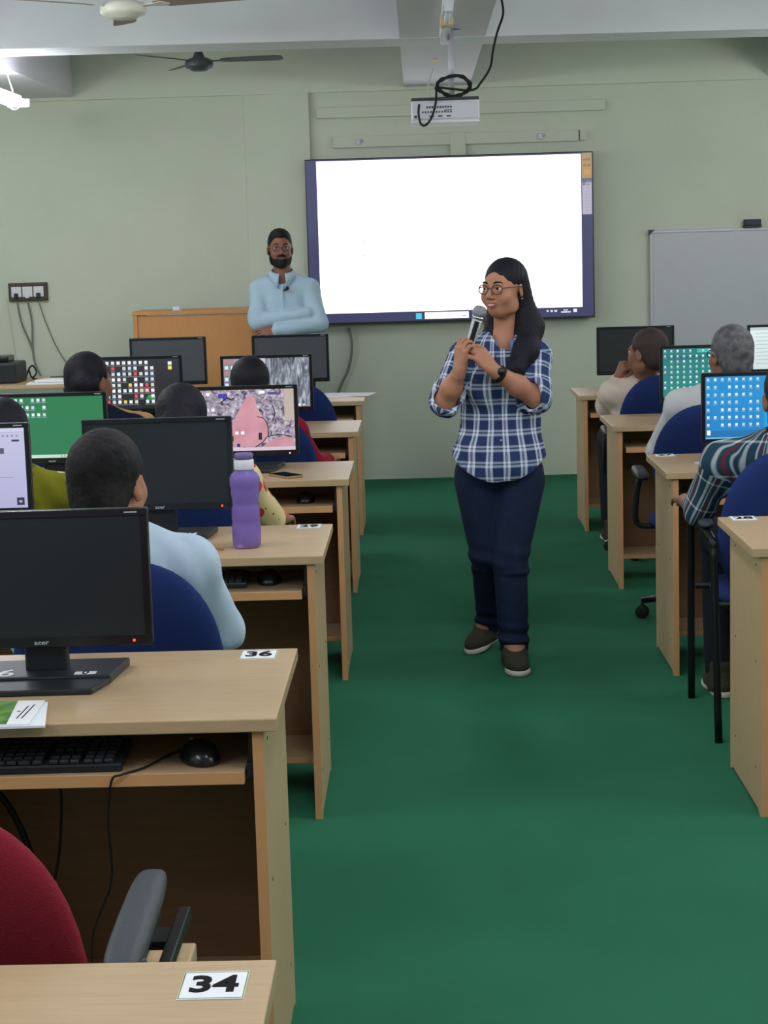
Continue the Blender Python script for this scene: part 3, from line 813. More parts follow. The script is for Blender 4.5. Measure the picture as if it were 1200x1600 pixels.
R = [tuple(r[:4])+tuple(dim(c) for c in r[4:]) for r in R]
picture('screen', R, t, MT['tvpic'], tr(0, -0.0012, 0))
MB().box((-0.9625, -0.003, -0.5505), (0.9625, 0.001, -0.541), 0.001).build('lower_rim', MT['black'], t)
# the bare bracket rail above the display
t = thing('wall_bracket', 'painted mounting rail with clips on the wall above the display', 'bracket', (0.29, 12.36, 2.29))
b = MB(); b.box((-0.845, -0.022, -0.038), (0.80, 0.009, 0.038), 0.003); b.box((0.81, -0.02, -0.035), (0.85, 0.009, 0.035), 0.003); b.box((-0.06, -0.026, -0.12), (0.045, 0.009, 0.045), 0.003)
b.build('rail', MT['wall'], t)
for xx in (-0.68, 0.54):
    MB().box((xx-0.012, -0.035, -0.02), (xx+0.018, -0.021, 0.018), 0.003).lathe([(0, 0.012), (0.008, 0.01), (0.01, 0)], 12, T=tr(xx+0.028, -0.022, 0.006) @ rotx(PI/2)).build('clip', MT['silver'], t)
o = MB().tube([(-0.4878, 12.3300, 1.0498), (-0.4700, 12.3350, 0.9274), (-0.4968, 12.3400, 0.7751), (-0.5485, 12.3400, 0.6671), (-0.5871, 12.3400, 0.5585), (-0.6213, 12.3400, 0.3170)], 0.009, 8, smooth_n=6).build('power_cable', MT['cableg'])
tag(o, 'grey cable hanging on the wall from the lower edge of the display', 'cable')

# ------------------------------------------------------------------ whiteboard, socket board
t = thing('whiteboard', 'framed whiteboard with dark plastic corners on the back wall', 'whiteboard', (2.25, 12.345, 1.14))
MB().box((-0.675, -0.008, -0.49), (0.675, 0.012, 0.49)).build('board', MT['whiteboard'], t)
f = MB()
for a, c in (((-0.69, -0.505), (0.69, -0.485)), ((-0.69, 0.485), (0.69, 0.505)), ((-0.69, -0.49), (-0.67, 0.49)), ((0.67, -0.49), (0.69, 0.49))):
    f.box((a[0], -0.014, a[1]), (c[0], 0.018, c[1]), 0.003)
f.build('frame', MT['silver'], t)
for sx in (-1, 1):
    for sz in (-1, 1):
        pts = [(sx*0.694, sz*0.472), (sx*0.694, sz*0.509), (sx*0.655, sz*0.509), (sx*0.668, sz*0.497), (sx*0.680, sz*0.485)]
        MB().prism(pts, -0.024, 0.017, T=rotx(PI/2) @ tr(0, 0, 0)).build('corner_cap', MT['back_grey'], t)
o = MB().box((-0.055, -0.03, 0), (0.055, 0.03, 0.042), 0.006).box((-0.058, -0.032, -0.012), (0.058, 0.032, 0.002), 0.003).build('board_eraser', MT['black'])
o.location = (2.247, 12.335, 1.658); tag(o, 'black felt eraser resting on top of the whiteboard frame', 'eraser')

t = thing('socket_board', 'brown switch and socket board with plugs on the left of the back wall', 'socket', (-2.668, 12.37, 1.353))
MB().box((-0.133, -0.035, -0.062), (0.133, 0, 0.062), 0.006).build('frame', MT['socket'], t)
for i in range(3):
    xx = -0.078+i*0.076
    p = MB().box((xx-0.034, -0.040, -0.034), (xx+0.034, -0.034, 0.036), 0.003).box((xx-0.022, -0.044, 0.004), (xx-0.004, -0.039, 0.026), 0.002).box((xx+0.004, -0.044, 0.004), (xx+0.022, -0.039, 0.026), 0.002).build('switch_plate', MT['white'], t)
    MB().box((xx-0.014, -0.060, -0.042), (xx+0.014, -0.040, -0.008), 0.004).build('plug', MT['white' if i == 1 else 'black'], p)
for k, (nm, pts, lb, m_) in enumerate((
    ('power_cable', [(-2.7380, 12.3100, 1.2868), (-2.7200, 12.3300, 1.1424), (-2.6615, 12.3400, 0.9745), (-2.6494, 12.3400, 0.8779), (-2.5948, 12.3000, 0.7608)], 'leftmost grey cable drooping from the socket board', 'cableg'),
    ('power_cable', [(-2.6675, 12.3100, 1.2935), (-2.6499, 12.3300, 1.1404), (-2.6576, 12.3400, 0.9657), (-2.6365, 12.3300, 0.8344), (-2.5740, 12.2800, 0.7442)], 'straight middle cable hanging from the socket board', 'cableg'),
    ('power_cable', [(-2.5933, 12.3100, 1.2914), (-2.5535, 12.3300, 1.1377), (-2.4862, 12.3400, 0.9609), (-2.4115, 12.3300, 0.8414), (-2.3376, 12.3000, 0.7188)], 'thin cable running from the socket board down behind a dark-haired head', 'cableg'),
    ('power_cable', [(-2.8227, 12.3600, 1.3051), (-2.8045, 12.3600, 1.1653), (-2.7884, 12.3600, 0.9901), (-2.7674, 12.3400, 0.8943)], 'pale wire on the wall at the extreme picture edge below the socket board', 'wall'))):
    o = MB().tube(pts, 0.0065 if k < 2 else 0.004, 6, smooth_n=6).build(nm, MT[m_]); tag(o, lb, 'cable', 'cables from the socket board')

# ------------------------------------------------------------------ side table with printer
t = thing('side_table', 'low table with a printer and papers in the far left corner', 'table', (-2.70, 11.75, 0))
MB().box((-0.56, -0.45, 0.765), (0.52, 0.40, 0.79), 0.003).build('table_top', MT['wood'], t)
for sx in (-0.5, 0.46):
    for sy in (-0.4, 0.36): MB().box((sx-0.02, sy-0.02, 0), (sx+0.02, sy+0.02, 0.765), 0.003).build('leg', MT['black'], t)
t = thing('printer', 'black printer on the corner table', 'printer', (-2.775, 11.62, 0.79))
MB().box((-0.20, -0.16, 0), (0.19, 0.17, 0.132), 0.012).build('body', MT['black'], t)
MB().box((-0.17, -0.05, 0.130), (0.12, 0.15, 0.172), 0.012).build('scanner_lid', MT['gloss'], t)
MB().box((-0.18, -0.168, 0.100), (0.02, -0.158, 0.108)).build('paper_slot', MT['silver'], t)
for k, (dx, dy, a, c) in enumerate(((0.0, 0.0, 0.1, 'whitish sheet at the front of the corner table pile'), (0.06, 0.05, -0.25, 'crooked white sheet on the corner table beside the printer'))):
    o = MB().box((-0.12, -0.09, 0), (0.12, 0.09, 0.008+0.006*k), 0.001, T=rotz(a)).build('paper_stack', MT['paper']); o.location = (-2.38+dx, 11.42+dy, 0.79+0.010*k)
    tag(o, c, 'paper', 'papers on the corner table')
o = MB().box((-0.09, -0.035, 0), (0.09, 0.035, 0.03), 0.008, T=rotz(0.2)).box((0.05, -0.04, 0), (0.10, 0.04, 0.045), 0.012, T=rotz(0.2)).build('hole_punch', MT['black']); o.location = (-2.31, 11.62, 0.79)
o.name = 'stapler'; tag(o, 'small black stapler on the corner table papers', 'stapler')
pts = [(-2.5989, 11.8000, 0.7969), (-2.5695, 11.8000, 0.8674), (-2.5327, 11.7500, 0.8822), (-2.5077, 11.7200, 0.8418), (-2.5389, 11.7200, 0.8093), (-2.5598, 11.7500, 0.8495), (-2.5454, 11.7500, 0.8073), (-2.5066, 11.8000, 0.7859)]
o = MB().tube(pts, 0.006, 6, smooth_n=6).build('coiled_lead', MT['cable']); tag(o, 'black lead bunched in loops beside the printer', 'cable')

# ------------------------------------------------------------------ podium
t = thing('podium', 'wooden podium with an orange-brown front panel behind the monitors', 'podium', (-1.465, 11.65, 0))
MB().box((-0.36, 0.012, 0.06), (0.36, 0.03, 1.19)).build('front_panel', MT['podium'], t)
for s in (-1, 1): MB().box((s*0.385, 0, 0), (s*0.358, 0.42, 1.20), 0.002).build('side_panel', MT['podium'], t)
MB().box((-0.39, -0.004, 1.195), (0.39, 0.44, 1.217), 0.002).build('top', MT['podium'], t)
MB().box((-0.36, 0.01, 0), (0.36, 0.035, 0.07)).build('plinth', MT['inner'], t)
o = MB().box((-0.028, -0.01, 0), (0.028, 0.012, 0.006), 0.001).box((-0.028, 0.006, 0.0), (0.016, 0.012, 0.03), 0.001, T=rotx(-0.35)).build('folded_card', MT['silver']); o.location = (-1.57, 11.70, 1.217)  # small folded card, built as two thin plates
tag(o, 'small folded card on top of the podium', 'card')

# ------------------------------------------------------------------ projector
t = thing('projector', 'white ceiling projector with its port panel towards the room', 'projector', (0.148, 9.0, 2.175))
MB().box((-0.167, 0.002, 0.012), (0.167, 0.24, 0.108), 0.008).build('body', MT['white'], t)
MB().box((-0.168, -0.004, -0.002), (0.168, 0.245, 0.014), 0.005).build('lower_rim', MT['white'], t)
MB().box((-0.166, 0.0, 0.106), (0.166, 0.242, 0.122), 0.006).build('top_cover', MT['back_grey'], t)
pp = MB().box((-0.160, -0.003, 0.018), (0.160, 0.004, 0.100), 0.002).build('port_panel', MT['silver'], t)
q = MB()
q.box((-0.152, -0.0045, 0.024), (-0.139, -0.002, 0.037))
for i in range(3): q.box((-0.078+i*0.042, -0.0045, 0.028), (-0.056+i*0.042, -0.002, 0.035), 0.001)
for i in range(9): q.lathe([(0, 0.0015), (0.0045, 0.001), (0.0045, 0)], 10, T=tr(-0.11+i*0.0135, -0.003, 0.052) @ rotx(PI/2))
for i in range(3):
    for j in range(2): q.box((-0.004+i*0.013, -0.0045, 0.048+j*0.009), (0.006+i*0.013, -0.002, 0.054+j*0.009))
q.build('ports', MT['black'], pp)
q = MB()
for i in range(10): q.box((-0.092+i*0.0128, -0.0045, 0.070), (-0.083+i*0.0128, -0.002, 0.080))
q.build('vent_slots', MT['back_grey'], pp)
q = MB().lathe([(0, 0.01), (0.03, 0.01), (0.032, 0), (0.032, -0.02)], 20, T=tr(0.07, 0.245, 0.06) @ rotx(-PI/2)); q.build('lens', MT['gloss'], t)
MB().tube([(0.035, 0.10, 0.12), (0.035, 0.10, 0.465)], 0.014, 12).lathe([(0, 0.012), (0.05, 0.012), (0.055, 0)], 20, c=(0.035, 0.10, 0.453)).box((-0.04, 0.05, 0.12), (0.11, 0.15, 0.13), 0.003).build('ceiling_pole', MT['pole'], t)
pts = [(0.0215, 8.9850, 2.2647), (0.0171, 8.9750, 2.2184), (0.0283, 8.9750, 2.1692), (0.0532, 8.9750, 2.1654), (0.0822, 8.9750, 2.2042), (0.1026, 8.9800, 2.2711), (0.1074, 9.0000, 2.3335)]
cx, cy_, cz = (0.1926, 9.0300, 2.3518)
for k in range(42):
    a = PI*0.9-k*2*PI/14; rr = 1+0.10*math.sin(k*1.9)
    pts.append((cx+0.078*rr*math.cos(a), cy_+0.02*math.sin(k*0.9), cz+0.048*rr*math.sin(a)))
pts += [(0.2761, 9.0200, 2.3270), (0.3261, 9.0000, 2.3634), (0.3690, 8.9500, 2.4272), (0.3807, 8.9000, 2.4969), (0.4017, 8.8500, 2.5802), (0.4282, 8.8000, 2.6562), (0.4183, 8.7500, 2.7262), (0.3924, 8.6000, 2.8101)]
o = MB().tube(pts, 0.0058, 7, smooth_n=5).build('coiled_cable', MT['cable']); tag(o, 'black cable coiled above the projector and rising to the ceiling', 'cable')
o = MB().box((-0.016, -0.01, -0.02), (0.016, 0.01, 0.0), 0.003).build('wire_block', MT['blockwood'])
bx, by, bz = (0.1223, 10.6000, 2.5942); o.location = (bx, by, 2.64)
o2 = MB().box((-0.022, -0.03, -0.018), (0.022, 0.03, 0.0), 0.003).build('wire_block', MT['blockwood']); o2.location = (0.115, 10.75, 2.64)
tag(o, 'small pale terminal block on the beam left of the projector pole', 'terminal block'); bpy.data.objects.remove(o2)
o = MB().tube([(0.1110, 10.6000, 2.5838), (0.0850, 10.3000, 2.4968), (0.0712, 9.6000, 2.3790), (0.0794, 9.1200, 2.3043)], 0.004, 6, smooth_n=6).build('white_lead', MT['white']); tag(o, 'thin white lead from the terminal block down to the projector', 'cable')

# ------------------------------------------------------------------ fluorescent fittings
t = thing('tube_light', 'switched-off tube light under the middle beam above the projector', 'lamp', (0.155, 8.60, 2.64))
MB().box((-0.024, -0.62, -0.035), (0.024, 0.62, 0.0), 0.004).build('batten', MT['white'], t)
MB().tube([(0.0, -0.59, -0.052), (0.0, 0.59, -0.052)], 0.013, 12).build('tube', MT['glassoff'], t)
for s in (-1, 1): MB().box((-0.02, s*0.62-0.012, -0.07), (0.02, s*0.62+0.012, -0.002), 0.004).build('end_cap', MT['silver'], t)
MB().box((-0.03, -0.16, -0.03), (0.03, -0.02, -0.068), 0.006).build('choke_box', MT['blockwood'], t)
t = thing('tube_light', 'lit tube light hanging by a cord under the left beam', 'lamp', (-2.275, 9.95, 2.472))
MB().box((-0.018, -0.62, -0.006), (0.018, 0.62, 0.032), 0.004).build('batten', MT['white'], t)
for xx in (-0.042, 0.042): MB().tube([(xx, -0.60, -0.012), (xx, 0.595, -0.012)], 0.018, 12).build('tube', MT['tube'], t)
for s in (-1, 1): MB().box((-0.065, s*0.61-0.012, -0.035), (0.065, s*0.61+0.012, 0.014), 0.005).build('end_cap', MT['white'], t)
for yy in (-0.5, 0.5): MB().tube([(0.0, yy, 0.03), (-0.04, yy, 0.170)], 0.004, 6).tube([(0.0, yy, 0.035), (-0.03, yy, -0.03), (0, yy, -0.055), (0.03, yy, -0.03), (0.0, yy, 0.035)], 0.004, 6, smooth_n=4).build('hanger', MT['white'], t)

# ------------------------------------------------------------------ ceiling fans
def fan(c, zb, rods, label, mbody, mblade, angs, size=1.0, bz=0.06):
    t = thing('ceiling_fan', label, 'fan', (c[0], c[1], zb), group='ceiling fans')
    s = size
    MB().lathe([(0, 0), (0.05*s, 0.001), (0.062*s, 0.006), (0.068*s, 0.012), (0.094*s, 0.020), (0.100*s, 0.032), (0.100*s, 0.052), (0.092*s, 0.066), (0.06*s, 0.078), (0.03*s, 0.084), (0, 0.085)], 36).build('motor', MT[mbody], t)
    MB().tube([(0, 0, 0.08), (0, 0, rods)], 0.010, 10).lathe([(0, 0.13), (0.018, 0.128), (0.036, 0.085), (0.036, 0.08), (0, 0.08)], 20).lathe([(0.012, rods-0.06), (0.045, rods-0.02), (0.05, rods), (0, rods)], 20).build('down_rod', MT[mbody], t)
    for a in angs:
        T = rotz(a)
        pts = [(0.16, -0.032), (0.22, -0.052), (0.56, -0.060), (0.60, -0.048), (0.61, 0.0), (0.60, 0.040), (0.56, 0.050), (0.22, 0.042), (0.16, 0.028)]
        b = MB().prism(pts, -0.002, 0.002, T=T @ tr(0, 0, bz) @ Matrix.Diagonal((size, size, 1, 1)) @ rotx(-0.17)).build('blade', MT[mblade], t)
        MB().prism([(0.085, -0.016), (0.14, -0.014), (0.2, -0.036), (0.23, 0), (0.2, 0.03), (0.14, 0.012), (0.085, 0.014)], -0.0055, -0.002, T=T @ tr(0, 0, bz+0.001) @ Matrix.Diagonal((size, size, 1, 1)) @ rotx(-0.17)).build('blade_iron', MT[mbody], b)
fan((-1.247, 8.0), 2.586, 0.364, 'cream ceiling fan nearest the camera, cut by the picture top', 'offwhite', 'blade', [math.radians(q) for q in (-21, 219, 99)], 1.0, 0.054)
fan((-1.302, 11.2), 2.672, 0.278, 'ceiling fan in dark silhouette farther back, close to the back wall', 'shaded_fan', 'shaded_fan', [math.radians(q) for q in (-5, 235, 115)], 0.85, 0.060)

# ------------------------------------------------------------------ things on the desks
t = thing('water_bottle', 'translucent purple water bottle with a white lid on desk 29', 'bottle', (-0.506, 5.03, 0.75))
MB().lathe([(0, 0.003), (0.034, 0.001), (0.039, 0.006), (0.0405, 0.02), (0.041, 0.065), (0.0385, 0.072), (0.0405, 0.079), (0.0395, 0.112), (0.036, 0.120), (0.0365, 0.128), (0.038, 0.14), (0.041, 0.160), (0.0395, 0.166), (0.0425, 0.176), (0.043, 0.196), (0.037, 0.210), (0.028, 0.217), (0.026, 0.222), (0.024, 0.222), (0.035, 0.205), (0.0405, 0.19), (0.038, 0.16), (0.034, 0.13), (0.037, 0.09), (0.038, 0.02), (0, 0.008)], 40).build('bottle_body', MT['bottle'], t)
MB().lathe([(0, 0.221), (0.0275, 0.221), (0.0282, 0.224), (0.0282, 0.247), (0.026, 0.250), (0, 0.250)], 32).build('lid', MT['bottlelid'], t)
MB().lathe([(0, 0.250), (0.0255, 0.250), (0.0265, 0.254), (0.0265, 0.264), (0.023, 0.268), (0, 0.268)], 32).build('cap', MT['bottlecap'], t)
t = thing('smartphone', 'black smartphone with a gold rim lying on the desk past the bottle', 'phone', (-0.513, 6.625, 0.75), -0.95)
MB().box((-0.068, -0.036, 0), (0.068, 0.036, 0.0085), 0.004).build('body', MT['gold'], t)
MB().box((-0.066, -0.034, 0.0084), (0.066, 0.034, 0.0092), 0.0003).build('screen', MT['phone_glass'], t)
t = thing('leaflet', 'green and white printed leaflets lying in front of the big black monitor', 'leaflet', (-0.76, 3.195, 0.75), 0.0)
MB().prism([(-0.12, -0.100), (0.076, -0.094), (0.046, 0.077), (-0.12, 0.082)], 0, 0.004).build('lower_sheet', MT['paper'], t)
o = MB().prism([(-0.13, -0.094), (0.046, -0.090), (0.040, 0.080), (-0.125, 0.084)], 0.0042, 0.0066, mi=0).build('upper_sheet', MT['paper'], t)
p = MB().prism([(-0.128, -0.092), (0.006, -0.089), (-0.010, 0.079), (-0.123, 0.082)], 0.0067, 0.0071).build('cover_picture', MT['leafgreen'], o)
MB().prism([(-0.120, 0.0), (-0.040, 0.005), (-0.046, 0.070), (-0.112, 0.074)], 0.0072, 0.0075).build('photo_patch', MT['pinkprint'], p)
tx = MB()
for (x0, y0, x1, y1) in ((0.016, -0.05, 0.0185, 0.04), (0.025, -0.05, 0.0275, 0.05), (0.006, -0.001, 0.012, 0.003)): tx.box((x0, y0, 0.0067), (x1, y1, 0.0069), T=rotz(-0.03))
tx.build('printed_text', MT['ink'], o)
t = thing('pouch', 'black flat pouch with a tan strap beside the bottle on desk 29', 'pouch', (-0.672, 4.985, 0.75), 0.3)
MB().prism([(-0.10, -0.04), (0.05, -0.045), (0.065, 0.0), (0.055, 0.055), (-0.09, 0.06)], 0, 0.014, bev=0.005).build('body', MT['navy'], t)
MB().tube([(0.045, -0.03, 0.008), (0.075, -0.022, 0.006), (0.10, -0.03, 0.004)], 0.0035, 6, smooth_n=4).build('strap', MT['strap'], t)

def mouse(x, y, z, label, rz=0.0, cord=None):
    t = thing('computer_mouse', label, 'mouse', (x, y, z), rz, group='mice on the keyboard trays')
    F = Field(0.02).add(el((0, 0, 0.004), (0.031, 0.056, 0.030))).add(el((0, -0.012, 0.006), (0.030, 0.040, 0.033))).keep(half((0, 0, -1), 0.0))
    V, Q = net(F, 0.004); me = bpy.data.meshes.new('shell'); me.from_pydata(V.tolist(), [], Q.tolist()); me.polygons.foreach_set('use_smooth', [True]*len(me.polygons)); me.materials.append(MT['gloss'])
    o = bpy.data.objects.new('shell', me); COL.objects.link(o); o.parent = t
    MB().lathe([(0, -0.004), (0.009, -0.004), (0.010, -0.002), (0.010, 0.002), (0.009, 0.004), (0, 0.004)], 16, T=tr(0, 0.028, 0.027) @ roty(PI/2)).build('scroll_wheel', MT['silver'], t)
    if cord: MB().tube(cord, 0.0022, 6, smooth_n=6).build('cord', MT['cable'], t)
    return t
zt = 0.652
mouse(-0.428, 3.215, zt, 'black mouse on the tray of desk 36, its cord hanging down', 0.5, [(-0.01, 0.05, 0.01), (-0.04, 0.045, 0.006), (-0.105, 0.0, 0.003), (-0.155, -0.017, 0.002), (-0.172, -0.006, -0.012), (-0.17, 0.03, -0.1), (-0.16, 0.06, -0.22), (-0.19, 0.10, -0.34), (-0.185, 0.12, -0.50), (-0.19, 0.14, -0.62)])
mouse(-0.443, 5.00, zt, 'black mouse on the tray below the purple bottle')
mouse(-0.442, 6.63, zt, 'black mouse on the tray under the smartphone desk')
def keyboard(x, y, z, label, rz=0.0):
    t = thing('keyboard', label, 'keyboard', (x, y, z), rz, group='keyboards on the trays')
    T0 = rotx(0.06)
    MB().box((-0.22, -0.072, 0.0), (0.22, 0.072, 0.018), 0.005, T=tr(0, 0, 0.004) @ T0).build('body', MT['black'], t)
    k = MB(); rn = random.Random(2)
    for r in range(6):
        yy = 0.055-r*0.0215-(0.004 if r else -0.004)
        xs = [(-0.209+i*0.0191, 0.0165) for i in range(15)]
        if r == 5: xs = [(-0.209, 0.022), (-0.184, 0.018), (-0.163, 0.018), (-0.142, 0.108), (-0.031, 0.018), (-0.010, 0.018), (0.011, 0.018), (0.032, 0.022), (0.058, 0.0165)]
        xs += [(0.088+i*0.0191, 0.0165) for i in range(3)] if r not in (3,) else []
        xs += [(0.151+i*0.0185, 0.016) for i in range(4)]
        for x0, w_ in xs:
            if x0+w_ > 0.216: continue
            k.box((x0, yy-0.016, 0.018), (x0+w_, yy, 0.0255), 0.0018, T=tr(0, 0, 0.004) @ T0, seg=1)
    ks = k.build('keys', MT['keycap'], t); ks['kind'] = 'stuff'
    return t
keyboard(-0.78, 3.215, zt, 'black keyboard on the pull-out tray of desk 36', 0.02)
keyboard(-0.72, 4.99, zt, 'black keyboard on the tray under desk 29, behind the seated man')
o = MB().tube([(-0.7396, 3.4500, 0.5460), (-0.7365, 3.4500, 0.5092), (-0.7461, 3.4500, 0.4037), (-0.7653, 3.4500, 0.3109), (-0.7666, 3.4500, 0.2170)], 0.003, 6, smooth_n=6).build('desk_cable', MT['cable']); tag(o, 'thin dark cable hanging under desk 36 beside the red chair', 'cable', 'cables under desk 36')
o = MB().tube([(-0.8888, 3.5000, 0.5303), (-0.8471, 3.5000, 0.4693), (-0.8135, 3.5000, 0.3745), (-0.8025, 3.5000, 0.2932), (-0.8086, 3.5000, 0.1844)], 0.007, 6, smooth_n=6).build('desk_cable', MT['cable']); tag(o, 'thick black cable under desk 36 behind the red chair back', 'cable', 'cables under desk 36')
for k, (dx, dy, a, lb) in enumerate(((0.0, 0.0, 0.08, 'lower white sheet on the far left desk by the aisle'), (0.04, 0.01, -0.2, 'top white sheet overhanging the far left desk end'))):
    o = MB().box((-0.105, -0.148, 0), (0.105, 0.148, 0.0035), T=rotz(PI/2+a)).build('paper_sheet', MT['paper']); o.location = (-0.47+dx, 10.30+dy, 0.7502+0.0036*k)
    tag(o, lb, 'paper', 'sheets on the far desk')
o = MB().box((-0.105, -0.148, 0), (0.105, 0.148, 0.004), T=rotz(0.5)).build('notepad', MT['paper']); o.location = (1.17, 6.62, 0.7502); tag(o, 'white notepad on the right desk under the checked sleeve', 'paper')
t = thing('wooden_stool', 'small pale wooden stool behind the grey arm pad of the red chair', 'stool', (-0.380, 2.60, 0))
MB().box((-0.085, -0.10, 0.475), (0.004, 0.10, 0.505), 0.004).build('seat', MT['wood'], t)
for sx in (-0.068, -0.012):
    for sy in (-0.08, 0.08): MB().box((sx-0.014, sy-0.014, 0), (sx+0.014, sy+0.014, 0.475), 0.002).build('leg', MT['edge'], t)
# ------------------------------------------------------------------ people
def head_field(nose=1.0, jaw=1.0, brow=1.0, ear=1.0, cheek=0.0):
    """head about 0.225 m tall, looking along -y, centre between the ears"""
    F = Field(0.022)
    F.add(el((0, 0.018, 0.030), (0.073, 0.092, 0.082)))
    F.add(el((0, -0.028, -0.025), (0.060, 0.064, 0.082)), 0.03)
    F.add(el((0, -0.040, -0.083), (0.036*jaw, 0.040, 0.030)), 0.028)
    for s in (-1, 1):
        F.add(el((s*(0.036+cheek), -0.058, -0.032), (0.025, 0.026, 0.029)), 0.02)
        F.add(el((s*0.043, -0.004, -0.070), (0.018*jaw, 0.036, 0.028)), 0.025)
    F.add(el((0, -0.078, 0.024), (0.046, 0.014, 0.009*brow)), 0.012)
    for s in (-1, 1):
        F.cut(el((s*0.031, -0.104, 0.003), (0.018, 0.022, 0.010)), 0.010)
        F.add(el((s*0.031, -0.0820, 0.0120), (0.017, 0.0105, 0.0072)), 0.004); F.add(el((s*0.031, -0.081, -0.0055), (0.016, 0.0095, 0.0050)), 0.004)
    F.add(rc((0, -0.086, 0.010), (0, -0.110*1.0, -0.026), 0.0075, 0.0105*nose), 0.010)
    for s in (-1, 1): F.add(el((s*0.011, -0.099, -0.032), (0.009*nose, 0.011, 0.007)), 0.005)
    F.add(el((0, -0.088, -0.058), (0.024, 0.012, 0.011)), 0.008)
    F.cut(el((0, -0.103, -0.058), (0.021, 0.009, 0.0022)), 0.003)
    for s in (-1, 1):
        F.add(placed(Field(0.006).add(el((0, 0, 0), (0.007, 0.020, 0.031))).add(el((0, 0.004, -0.020), (0.008, 0.012, 0.014))).cut(el((s*0.009, -0.003, 0.006), (0.006, 0.011, 0.018)), 0.004), Rz(s*0.35), (s*0.075, 0.012, -0.008), ear), 0.006)
    return F
def to_head(R, c, sc=1.0):
    return lambda p: tuple(np.array(c)+np.array(R)@(np.array(p, float)*sc))
def face_parts(t, R, c, sc, brow_m, lip_m, base, iris_dx=0.0, mw=1.0, smile=0.0):
    """eyes, brows and lips as meshes of their own"""
    g = to_head(R, np.array(c)-np.array(base), sc)
    RM = Matrix([list(r) for r in R]).to_4x4()
    for s in (-1, 1):
        e = MB().lathe([(0, -0.0125), (0.006, -0.011), (0.011, -0.006), (0.0125, 0), (0.011, 0.006), (0.006, 0.011), (0, 0.0125)], 20, T=Matrix.Translation(g((s*0.031, -0.0765, 0.004))) @ RM @ Matrix.Scale(sc, 4)).build('eye', MT['eye'], t)
        MB().lathe([(0, 0.0016), (0.0035, 0.0012), (0.0062, 0.0)], 16, T=Matrix.Translation(g((s*0.031+iris_dx, -0.0882, 0.004))) @ RM @ rotx(PI/2) @ Matrix.Scale(sc, 4)).build('iris', MT['iris'], e)
        MB().tube([g((s*0.014, -0.0925, 0.024)), g((s*0.030, -0.0905, 0.0295)), g((s*0.047, -0.078, 0.025))], [0.0028*sc, 0.0032*sc, 0.0015*sc], 6, smooth_n=4).build('eyebrow', brow_m, t)
    q = smile
    MB().tube([g((-0.023*mw, -0.088, -0.0575+q)), g((-0.010, -0.0985, -0.0545)), g((0, -0.0985, -0.0555)), g((0.010, -0.0985, -0.0545)), g((0.023*mw, -0.088, -0.0575+q))], [0.0012*sc, 0.0032*sc, 0.003*sc, 0.0032*sc, 0.0012*sc], 7, smooth_n=4).build('upper_lip', lip_m, t)
    MB().tube([g((-0.022*mw, -0.088, -0.0590+q)), g((-0.010, -0.096, -0.0650-q*0.3)), g((0, -0.0975, -0.0665-q*0.3)), g((0.010, -0.096, -0.0650-q*0.3)), g((0.022*mw, -0.088, -0.0590+q))], [0.0012*sc, 0.0035*sc, 0.0042*sc, 0.0035*sc, 0.0012*sc], 7, smooth_n=5).build('lower_lip', lip_m, t)
def glasses(t, R, c, sc, base, m, rx=0.021, rz_=0.0165, r=0.0016, y=-0.100):
    g = to_head(R, np.array(c)-np.array(base), sc); b = MB()
    for s in (-1, 1):
        b.tube([g((s*0.032+rx*math.cos(a), y+0.006*abs(math.cos(a)*s*0.5+0.5)*1.0, 0.0+rz_*math.sin(a))) for a in [2*PI*k/24 for k in range(24)]], r, 6, closed=True)
        b.tube([g((s*0.053, y+0.006, 0.004)), g((s*0.074, -0.055, 0.006)), g((s*0.083, 0.0, 0.006)), g((s*0.081, 0.022, -0.006))], r*0.9, 6, smooth_n=4)
    b.tube([g((-0.011, y, 0.003)), g((0, y-0.004, 0.006)), g((0.011, y, 0.003))], r, 6, smooth_n=3)
    return b.build('glasses', m, t)
def hand_field(curl=(0.5, 0.7, 0.5), spread=0.06, thumb=0.5):
    """a hand about 0.18 m long: wrist at 0, fingers along +y, back of the hand +z, thumb on +x"""
    F = Field(0.010)
    F.add(rc((0, -0.02, 0), (0, 0.02, 0), 0.022, 0.022), 0.012)
    base = [(-0.031, 0.082, 0.0), (-0.0105, 0.090, 0.002), (0.0105, 0.091, 0.002), (0.031, 0.086, 0.0)]
    lens = [0.056, 0.071, 0.077, 0.069]
    for (x, y, z), L, i in zip(base, lens, range(4)):
        F.add(rc((x*0.55, 0.012, 0), (x, y, z), 0.0145, 0.0105), 0.012)
    F.add(el((0.0, 0.05, -0.006), (0.034, 0.045, 0.013)), 0.010)
    F.add(el((0.024, 0.030, -0.010), (0.016, 0.030, 0.014)), 0.010)
    for (x, y, z), L, i in zip(base, lens, range(4)):
        p = np.array((x, y, z)); a = 0.0; sx = (i-1.5)*spread
        for seg, (f, cu) in enumerate(zip((0.46, 0.31, 0.25), curl)):
            a += cu*(1+0.06*(1.5-i))
            q = p+L*f*np.array((sx*math.cos(a), math.cos(a), -math.sin(a)))
            F.add(rc(p, q, 0.0093-0.0011*seg, 0.0084-0.0012*seg), 0.003); p = q
    th = thumb
    P = [np.array(v) for v in ((0.018, 0.018, -0.006), (0.043, 0.045, -0.012-0.01*th), (0.050-0.012*th, 0.074, -0.018-0.022*th), (0.048-0.028*th, 0.098, -0.022-0.034*th))]
    for k, (r0, r1) in enumerate(((0.0135, 0.0115), (0.0112, 0.0098), (0.0098, 0.0080))): F.add(rc(P[k], P[k+1], r0, r1), 0.006)
    return F
